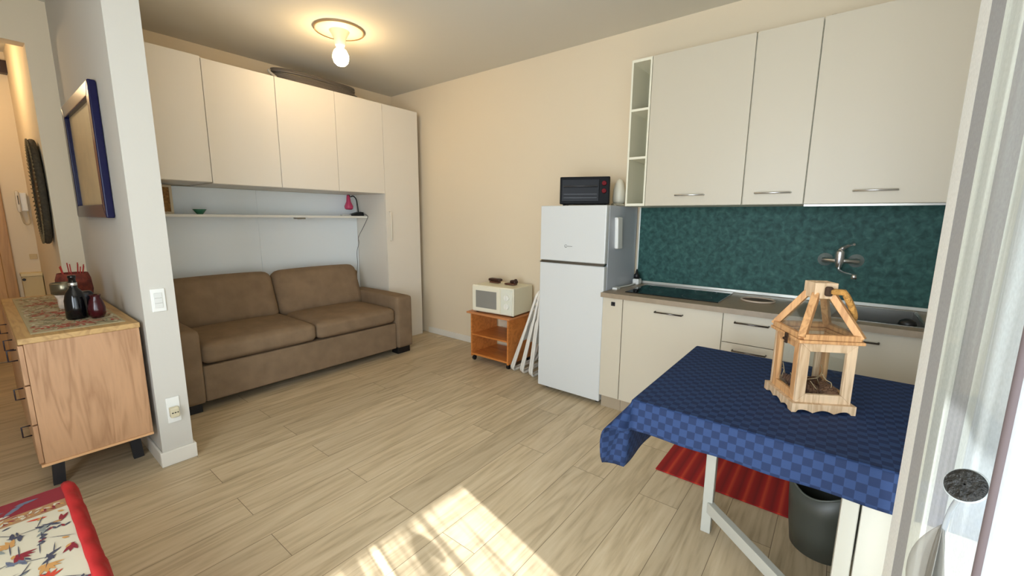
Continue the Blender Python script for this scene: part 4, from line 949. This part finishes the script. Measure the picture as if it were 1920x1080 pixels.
# ------------------------------------------------------------------ curtains, rod and the ornament in front
def curtain(name, label, x0, x1, yfun, mat, z0=.03, z1=2.62, nz=30, nxx=90, hem=None):
    t = thing(name, label, 'curtain', ((x0+x1)/2, yfun(x0), z0))
    mb = MB(); uvl = mb.bm.loops.layers.uv.new('UVMap'); mb.uv = uvl; g = []
    for i in range(nxx+1):
        s_ = i/nxx; row = []
        for j in range(nz+1):
            v_ = j/nz; z = z0+(z1-z0)*v_; x = x0+(x1-x0)*s_
            row.append((mb.bm.verts.new((x, yfun(x, z), z)), (s_, z)))
        g.append(row)
    for i in range(nxx):
        for j in range(nz):
            q = (g[i][j], g[i+1][j], g[i+1][j+1], g[i][j+1]); f = mb.bm.faces.new([a[0] for a in q]); f.smooth = True
            for lp, a in zip(f.loops, q): lp[uvl].uv = a[1]
    put('fabric', mb, mat, t)
    if hem:
        he = MB().tube([Vector((x1 if hem == 1 else x0, yfun(x1 if hem == 1 else x0, z0+(z1-z0)*j/nz), z0+(z1-z0)*j/nz)) for j in range(nz+1)], .0042, 6)
        put('dark_hem', he, M('hem_dark', (96, 84, 84), .8), t, label='dark edge binding')
    return t
def yc1(x, z=1.3):
    s_ = (x+2.0)/-.75
    b_ = -4.608-.004*(1.3-z)*0
    return b_-.03*max(0, s_)-.012*math.sin(s_*17+.4*math.sin(z*2))*max(0, min(1, s_*1.6-.25))-.005*math.sin(z*3+s_*6)*s_
curtain('curtain', 'pale curtain with grey stripes hanging in front of the table end', -2.0, -2.78, yc1, curtain_mat('striped_sheer', True))
def yc2(x, z=1.3): return -4.566-.009*(1-math.cos((x+2.8)*70+.5*math.sin(z*3)*min(1, abs(x+2.8)*20)))
curtain('curtain', 'bluish sheer curtain with dark edge binding at the right picture edge', -2.80, -3.15, yc2, curtain_mat('plain_sheer', False), hem=2, nxx=60)
t = thing('curtain_rod', 'white curtain rod above the balcony door', 'rod', (-3.1, -4.62, 2.64))
put('pole', MB().cyl((-4.3, -4.62, 2.64), (-1.9, -4.62, 2.64), .012), white_pl, t)
for x in (-4.2, -1.96): put('bracket', MB().box(x-.01, x+.01, -4.93, -4.61, 2.625, 2.65), white_pl, t)
t = thing('ornament', 'flower-like ornament with dark round head, clear stem and grey gauzy petals before the curtain', 'ornament', (-2.60, -4.57, 0))
hd_ = Vector((-2.660, -4.578, 1.084))
rotm = Vector((-.55, .55, .62)).to_track_quat('Z', 'Y').to_matrix().to_4x4(); hr = .0185
put('head', MB().lathe([(.001, .003), (hr*.9, .0035), (hr, .0015), (hr, -.002), (.001, -.005)], hd_, 32, M4=rotm), M('dark_mosaic', (40, 40, 38), .4, bump=1, bscale=150, var=.8, vscale=120), t)
put('head_rim', MB().tube([hd_+(rotm @ Vector((hr*math.cos(a*PI/16), hr*math.sin(a*PI/16), 0))) for a in range(32)], .0014, 6, closed=True), M('rim_clear', (170, 176, 176), .2), t)
st = smoothpath([hd_+Vector((.003, -.001, -.012)), (-2.640, -4.578, 1.055), (-2.612, -4.578, 1.008), (-2.603, -4.575, .9), (-2.60, -4.57, .5), (-2.60, -4.57, .02)])
put('stem', MB().tube(st, .0028, 8), M('clear_plastic', (170, 178, 184), .15, **{'Transmission Weight': .5}), t)
put('foot', MB().lathe([(.001, .022), (.02, .02), (.045, .006), (.047, 0), (.001, 0)], (-2.60, -4.57, 0), 28), M('clear_plastic', (0, 0, 0)), t)
gm = bpy.data.materials.new('grey_gauze'); gm.use_nodes = True; nt = gm.node_tree
nt.nodes.remove(nt.nodes['Principled BSDF']); d_ = nt.nodes.new('ShaderNodeBsdfDiffuse'); d_.inputs[0].default_value = lin((150, 148, 140))+(1,)
tr = nt.nodes.new('ShaderNodeBsdfTransparent'); mxs = nt.nodes.new('ShaderNodeMixShader'); mxs.inputs[0].default_value = .45
nt.links.new(d_.outputs[0], mxs.inputs[1]); nt.links.new(tr.outputs[0], mxs.inputs[2]); nt.links.new(mxs.outputs[0], nt.nodes['Material Output'].inputs[0])
for q, (ang, ln) in enumerate(((3.0, .17), (2.3, .16), (-.2, .16), (.6, .15))):
    pm = MB(); rows = []
    c0_ = Vector((-2.609, -4.576, 1.004)); ax = Vector((math.cos(ang), math.sin(ang)*.35, 0))
    for i in range(13):
        s_ = i/12; ctr = c0_+ax*(.034*math.sin(s_*PI*.55))+Vector((0, 0, -ln*s_)); wd_ = .026*math.sin(PI*min(1, s_*.85+.06))
        side = Vector((-ax.y, ax.x, 0)).normalized()*.25+ax.normalized()*.9
        rows.append([pm.bm.verts.new(ctr+side*wd_*(k/3-1)+Vector((0, 0, -.006*abs(k/3-1)))) for k in range(7)])
    for A, B in zip(rows, rows[1:]):
        for k in range(6): pm.bm.faces.new((A[k], A[k+1], B[k+1], B[k])).smooth = True
    put('petal', pm, gm, t, solid=.0006)
